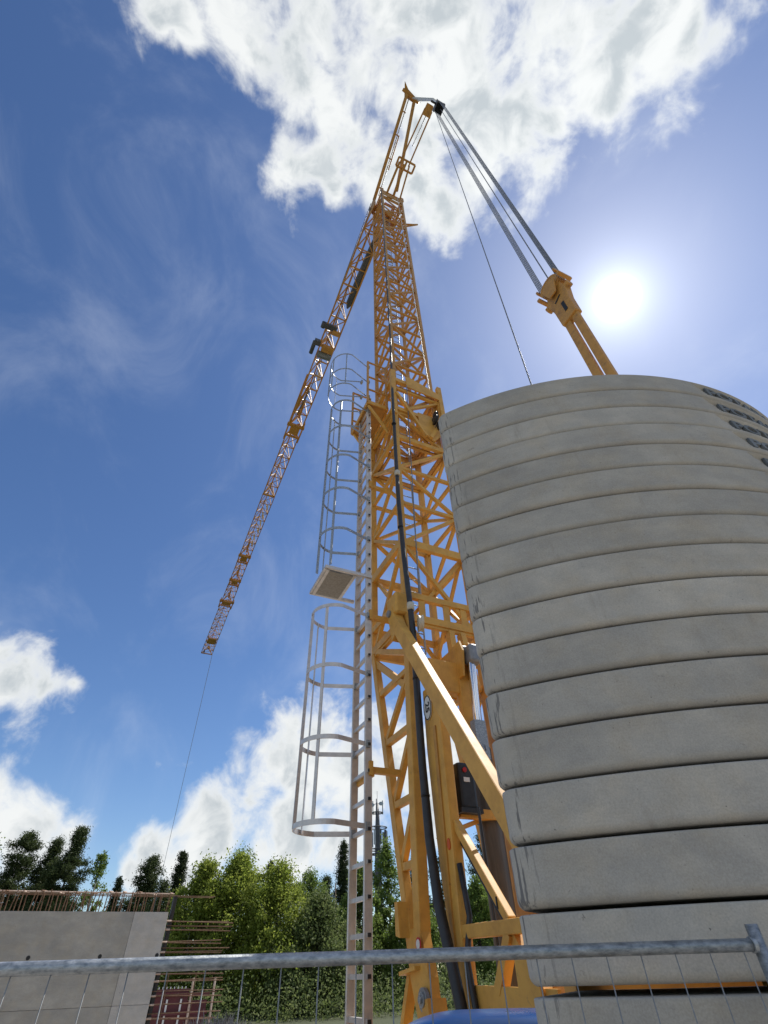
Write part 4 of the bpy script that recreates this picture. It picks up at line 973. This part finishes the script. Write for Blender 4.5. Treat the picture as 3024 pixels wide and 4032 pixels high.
def broadleaf(name, label, az_, d, el, width, mat, seed, bark='birchbark', low=.08, leaf=.098, nclump=110, per=190, group=None):
    rs = np.random.RandomState(seed); H = d * math.tan(R(el)) + EYE
    t = empty(name, tuple(at_azel(az_, d))); tag(t, label, 'tree', group)
    bm = bmesh.new(); lean = rs.normal(size=2) * .03
    def trunk(z): return Vector((lean[0] * z + .12 * math.sin(z * .5 + seed), lean[1] * z, z))
    add_tube(bm, [trunk(H * q) for q in np.linspace(0, .95, 9)], [H * .013 * (1 - q * .93) + .015 for q in np.linspace(0, .95, 9)], 8)
    cs = []
    for k in range(nclump):
        q = low + (1 - low) * rs.beta(1.15, 1.0); z = H * q
        env = (math.sin(math.pi * min(1, (q - low) / (1 - low) * .92 + .10)) ** .75)
        a = rs.uniform(0, 2 * math.pi); rad = width * .5 * env * math.sqrt(rs.uniform(.05, 1)) * (1 + .22 * math.sin(3 * a + seed) + .15 * math.sin(7 * q * 3 + seed))
        c = trunk(z) + Vector((rad * math.cos(a), rad * math.sin(a), rs.normal() * .25)); cs.append(c)
        if rad > .5 and rs.rand() < .7:
            s0_ = trunk(max(.1, z - rad * .8)); m = s0_.lerp(c, .55) + Vector((0, 0, rad * .08)); add_tube(bm, [s0_, m, c], [.05 * H / 10, .025 * H / 10, .01], 5)
    bm_obj('trunk', bm, bark, t, True)
    cs = np.array([list(c) for c in cs]); cen = []; nor = []
    for c in cs:
        n = int(per * rs.uniform(.4, 1.5)); sig = width * rs.uniform(.028, .078)
        p = rs.normal(size=(n, 3)) * np.array([sig, sig, sig * .8]); p[:, 2] -= np.abs(rs.normal(size=n)) * sig * .5
        cen.append(p + c); nor.append(rs.normal(size=(n, 3)) + np.array([0, 0, .5]))
    # shoots on top of the crown
    for k in range(10):
        z0 = H * rs.uniform(.80, .97); a = rs.uniform(0, 6.28); r0 = width * .22 * rs.rand(); n = 26
        tt = rs.rand(n); p = np.c_[r0 * math.cos(a) + rs.normal(size=n) * .09, r0 * math.sin(a) + rs.normal(size=n) * .09, z0 + tt * H * .07]; cen.append(p + np.array([lean[0] * z0, lean[1] * z0, 0])); nor.append(rs.normal(size=(n, 3)))
    cen = np.concatenate(cen); nor = np.concatenate(nor); keep = cen[:, 2] > .15; cen, nor = cen[keep], nor[keep]
    o = link('crown', quads_mesh('crown', cen, leaf * rs.uniform(.6, 1.3, len(cen)), nor, mat, rs), t); o['kind'] = 'stuff'
    return t
def conifer(name, label, az_, d, el, width, mat, seed, base=.18, pine=False, group=None, dens=1.0):
    rs = np.random.RandomState(seed); H = d * math.tan(R(el)) + EYE
    t = empty(name, tuple(at_azel(az_, d))); tag(t, label, 'tree', group)
    bm = bmesh.new(); add_tube(bm, [(.1 * math.sin(seed + q * 4) * q, 0, H * q) for q in np.linspace(0, .98, 8)], [H * .014 * (1 - q) + .02 for q in np.linspace(0, .98, 8)], 8)
    cen = []; nor = []; q = base
    while q < .985:
        f = 1 - q
        env = (f ** .75) * 1.05 if not pine else (min(1, f * 1.7) ** .85) * (.80 + .35 * math.sin(q * 23 + seed))
        nb = rs.randint(4, 7); a0 = rs.uniform(0, 6.28)
        for k in range(nb):
            a = a0 + k * 2 * math.pi / nb + rs.normal() * .25; L = width * .5 * env * rs.uniform(.55, 1.15) + .12; z = H * q + rs.normal() * .1
            up = (.18 if pine else -.12) + .35 * (q > .85)
            tip = Vector((float(L * math.cos(a)), float(L * math.sin(a)), float(z + L * up))); add_tube(bm, [(0, 0, z), tip * .6 + Vector((0, 0, float(z) * .4)), tip], [.035, .02, .006], 4)
            n = int((50 + 125 * L) * dens); u = (rs.rand(n) ** .7) if not pine else (.25 + .8 * rs.rand(n) ** .6); sp = .10 + .16 * u * L ** .5
            if pine: sp = .12 + .13 * u
            p = np.c_[u * tip.x, u * tip.y, z + u * (tip.z - z)] + rs.normal(size=(n, 3)) * np.c_[sp, sp, sp * (.6 if not pine else .75)]
            if not pine: p[:, 2] -= rs.rand(n) * .22 * L ** .5
            cen.append(p); nor.append(rs.normal(size=(n, 3)) * np.array([1, 1, .8]) + np.array([0, 0, .4]))
        q += (.028 if not pine else .033) * rs.uniform(.8, 1.25)
    n = 24; cen.append(np.c_[rs.normal(size=n) * .06, rs.normal(size=n) * .06, H * (.96 + .045 * rs.rand(n))]); nor.append(rs.normal(size=(n, 3)))
    bm_obj('trunk', bm, 'bark', t, True)
    cen = np.concatenate(cen); nor = np.concatenate(nor)
    o = link('crown', quads_mesh('crown', cen, (.10 if not pine else .105) * rs.uniform(.6, 1.4, len(cen)) * (d / 70) ** .4, nor, mat, rs, .6), t); o['kind'] = 'stuff'
    return t
GB, GC = 'leafy trees beyond the site', 'conifers beyond the site'
conifer('pine_tree', 'tall dark bushy pine, left of a close pair of pines above the wall', -32.6, 66, 9.5, 7.0, 'needle', 1, .25, True, GC, 1.5)
broadleaf('birch_tree', 'light green birch standing left of all the pines above the wall', -35.4, 60, 8.8, 4.5, 'aspen', 2, group=GB)
conifer('pine_tree', 'blunt-topped dark pine of the close pair above the wall', -30.4, 68, 9.2, 5.6, 'needle', 3, .22, True, GC, 1.5)
conifer('pine_tree', 'slender pointed dark pine of the close pair above the wall', -28.9, 64, 9.9, 5.2, 'needle', 4, .22, True, GC, 1.5)
broadleaf('birch_tree', 'slim loose pale birch at the right of the pines above the wall', -26.6, 62, 8.2, 3.0, 'aspen', 5, nclump=60, per=130, group=GB)
conifer('spruce_tree', 'thin low spruce tip poking above the starter bars', -24.7, 72, 6.6, 1.8, 'spruce', 6, .1, False, GC)
conifer('pine_tree', 'dark ragged round-topped pine above the free end of the wall', -22.4, 66, 8.0, 5.8, 'needle', 7, .2, True, GC, 1.3)
conifer('spruce_tree', 'narrow dark spruce beside the hanging hoist rope', -19.9, 64, 8.6, 3.6, 'spruce', 8, .1, False, GC, 1.5)
conifer('pine_tree', 'low dark pine tucked beside the narrow spruce', -21.0, 60, 6.2, 3.4, 'needle', 9, .1, True, GC)
broadleaf('birch_tree', 'big yellow-green birch, tallest of the leafy clump', -15.3, 50, 8.15, 7.0, 'birch', 10, nclump=240, per=190, low=.02, group=GB)
broadleaf('birch_tree', 'yellow-green birch spreading behind the projecting rebar', -18.2, 50, 7.2, 5.2, 'birch', 11, nclump=170, low=.02, group=GB)
broadleaf('birch_tree', 'dense yellow-green birch between the tallest birch and the grey-green willow', -11.0, 48, 7.2, 6.6, 'birch', 12, nclump=230, per=190, low=.02, group=GB)
conifer('spruce_tree', 'dark spruce tip showing over the leafy clump', -11.9, 70, 7.9, 2.6, 'spruce', 13, .1, False, GC)
broadleaf('aspen_tree', 'grey-green aspen standing behind the leafy clump', -8.6, 62, 7.0, 5.0, 'aspen', 14, bark='bark', group=GB)
broadleaf('willow_tree', 'low grey-green willow beside the foot of the ladder', -7.0, 46, 4.9, 6.0, 'alder', 15, bark='bark', low=.02, nclump=200, group=GB)
conifer('spruce_tree', 'tall narrow dark spruce just beyond the ladder', -5.1, 68, 9.5, 3.8, 'spruce', 16, .1, False, GC, 1.4)
conifer('pine_tree', 'dark low pine at the foot of the tall narrow spruce', -6.6, 70, 6.5, 4.0, 'needle', 17, .1, True, GC)
broadleaf('aspen_tree', 'slender fresh green aspen in front of the telecom mast', -0.9, 52, 9.0, 3.8, 'aspen', 18, bark='bark', nclump=85, per=140, group=GB)
broadleaf('aspen_tree', 'leafy green aspen seen between the ladder stiles', -3.6, 50, 7.4, 4.2, 'aspen', 19, bark='bark', nclump=130, low=.02, group=GB)
conifer('pine_tree', 'dark pine seen through the mast foot', 1.9, 58, 8.0, 4.4, 'needle', 20, .3, True, GC)
conifer('pine_tree', 'dark pine behind the yellow portal post', 5.0, 60, 9.6, 4.6, 'needle', 21, .25, True, GC)
conifer('pine_tree', 'dark pine behind the hydraulic cylinder', 8.4, 58, 9.6, 4.8, 'needle', 22, .25, True, GC)
broadleaf('aspen_tree', 'green aspen low behind the side frame', 7.0, 52, 5.8, 4.0, 'aspen', 23, bark='bark', group=GB)
broadleaf('birch_tree', 'green birch low behind the mast foot', 1.0, 50, 5.2, 4.2, 'aspen', 24, group=GB)
# hedge of undergrowth and the wood behind: one mass each
def thicket(name, label, d0, d1, a0, a1, hmax, n, mat, seed, leaf):
    rs = np.random.RandomState(seed)
    m = n // 60; ca = rs.uniform(R(a0), R(a1), m); cd = rs.uniform(d0, d1, m); ch = hmax * rs.beta(1.1, 1.1, m) * (.75 + .25 * np.sin(ca * 40 + seed)); sig = rs.uniform(.35, .8, m)
    idx = rs.randint(0, m, n); p = np.c_[cd[idx] * np.sin(ca[idx]), cd[idx] * np.cos(ca[idx]), ch[idx]] + rs.normal(size=(n, 3)) * sig[idx][:, None]
    p[:, 2] = np.abs(p[:, 2])
    o = link(name, quads_mesh(name, p, leaf * rs.uniform(.6, 1.4, n), rs.normal(size=(n, 3)) + np.array([0, 0, .5]), mat, rs)); o['kind'] = 'stuff'; o['label'] = label; o['category'] = 'undergrowth' if 'under' in name else 'wood'
thicket('undergrowth', 'green undergrowth at the edge of the wood', 40, 52, -22, 16, 1.7, 24000, 'alder', 31, .08)
thicket('distant_wood', 'dark wood of pines in the background', 74, 92, -42, 30, 8.0, 70000, 'needle', 32, .20)
# thin trunks inside the wood
rt = random.Random(17)
for k in range(16):
    a = -8 + 22 * k / 16 + rt.uniform(-.4, .4); dd = rt.uniform(50, 72); p = at_azel(a, dd); h = rt.uniform(6, 9)
    o = tube('tree_trunk', [p, p + Vector((rt.uniform(-.3, .3), 0, h))], [.11, .05], 'bark', None, 7)
    tag(o, 'thin bare pine trunk standing in the shaded wood', 'tree trunk', 'thin trunks in the wood')

# ------------------------------------------------------------------ the person whose hair shows at the bottom edge
def person():
    az_, D = -14.75, 1.12
    base = Vector((D * math.sin(R(az_)), D * math.cos(R(az_)), 0)); Hh = EYE - D * math.tan(R(2.42))
    root = empty('person', tuple(base), R(14)); tag(root, 'person with short grey hair in dark jacket, back turned, at the fence', 'person')
    s = Hh / 1.80
    J = {'pelvis': (0, 0, .95, .15), 'waist': (0, .01, 1.10, .135), 'chest': (0, .0, 1.30, .155), 'shl': (0, -.01, 1.45, .10), 'neck': (0, .01, 1.53, .058), 'skull0': (0, .03, 1.60, .072), 'skull': (0, .03, 1.70, .088), 'crown': (0, .02, 1.74, .068)}
    E_ = [('pelvis', 'waist'), ('waist', 'chest'), ('chest', 'shl'), ('shl', 'neck'), ('neck', 'skull0'), ('skull0', 'skull'), ('skull', 'crown')]
    for sd_, sg in (('l', -1), ('r', 1)):
        J.update({'sh' + sd_: (.19 * sg, 0, 1.44, .062), 'el' + sd_: (.25 * sg, .0, 1.15, .045), 'wr' + sd_: (.26 * sg, .06, .90, .032), 'hp' + sd_: (.09 * sg, 0, .90, .095), 'kn' + sd_: (.10 * sg, .01, .50, .065), 'an' + sd_: (.11 * sg, -.01, .09, .045), 'toe' + sd_: (.12 * sg, .16, .04, .035)})
        E_ += [('shl', 'sh' + sd_), ('sh' + sd_, 'el' + sd_), ('el' + sd_, 'wr' + sd_), ('pelvis', 'hp' + sd_), ('hp' + sd_, 'kn' + sd_), ('kn' + sd_, 'an' + sd_), ('an' + sd_, 'toe' + sd_)]
        J['pm' + sd_] = (.26 * sg, .075, .83, .032); E_.append(('wr' + sd_, 'pm' + sd_))
        for f_ in range(4):
            J['f%s%d' % (sd_, f_)] = (.26 * sg, .055 + .018 * f_, .755 - .006 * (f_ in (1, 2)), .009); E_.append(('pm' + sd_, 'f%s%d' % (sd_, f_)))
            J['g%s%d' % (sd_, f_)] = (.25 * sg, .065 + .018 * f_, .715, .008); E_.append(('f%s%d' % (sd_, f_), 'g%s%d' % (sd_, f_)))
        J['th' + sd_] = (.245 * sg, .115, .79, .010); E_.append(('pm' + sd_, 'th' + sd_))
    names = list(J); me = bpy.data.meshes.new('body'); me.from_pydata([[c * s for c in J[n][:3]] for n in names], [(names.index(a), names.index(b)) for a, b in E_], [])
    o = link('body', me, root); me.materials.append(M['skin'])
    sk = o.modifiers.new('skin', 'SKIN'); sk.use_smooth_shade = True
    for n, sv in zip(names, me.skin_vertices[0].data): r = J[n][3] * s; sv.radius = (r, r); sv.use_root = (n == 'pelvis')
    ss = o.modifiers.new('sub', 'SUBSURF'); ss.levels = ss.render_levels = 2
    dg = bpy.context.evaluated_depsgraph_get(); m2 = bpy.data.meshes.new_from_object(o.evaluated_get(dg)); o.modifiers.clear(); o.data = m2
    m2.materials.clear()
    for k in ('skin', 'jacket', 'jeans', 'shoe'): m2.materials.append(M[k])
    for p in m2.polygons:
        z = p.center.z / s; p.use_smooth = True
        p.material_index = 3 if z < .10 else 2 if z < .96 and abs(p.center.x) < .21 * s else 0 if z > 1.52 or z < .90 else 1
    zmax = max(v.co.z for v in m2.vertices)
    for v in m2.vertices: v.co.z *= (Hh - .012) / zmax
    # face on the far side of the head
    hc = Vector((0, .03, 1.66)) * s
    for x in (-.032, .032): disc('eye', hc + Vector((x, .088, .0)) * s, (0, 1, 0), .012, .006, 'white', root, 12)
    prism('nose', [hc + Vector(q) * s for q in ((-.014, .085, -.04), (.014, .085, -.04), (0, .082, .005))], (0, .022, -.004), 'skin', root)
    bar('mouth', hc + Vector((-.024, .078, -.07)) * s, hc + Vector((.024, .078, -.07)) * s, .008, .012, 'red', root, (0, 0, 1))
    for x in (-1, 1): disc('ear', hc + Vector((x * .088, -.01, -.01)) * s, (1, 0, 0), .03, .014, 'skin', root, 14, .004)
    # hair: a few thousand short strands over the skull
    rs = np.random.RandomState(4); bm = bmesh.new(); hz = Hh - .115
    n = 0
    while n < 3600:
        d_ = Vector(rs.normal(size=3)).normalized()
        if d_.z < -.25 or (d_.y > .35 and d_.z < .55): continue
        p = Vector((d_.x * .092, d_.y * .108 + .03 * s - .005, hz + d_.z * .103)); tdir = (Vector((d_.x, d_.y - .2, d_.z * .8 + .15)) + Vector(rs.normal(size=3)) * .55).normalized()
        sd2 = tdir.cross(Vector(rs.normal(size=3))).normalized() * .0011; l = rs.uniform(.014, .030)
        a, b, c = bm.verts.new(p + sd2), bm.verts.new(p - sd2), bm.verts.new(p + tdir * l); bm.faces.new((a, b, c)); n += 1
    bm_obj('hair', bm, 'hair', root)['kind'] = 'stuff'
person()
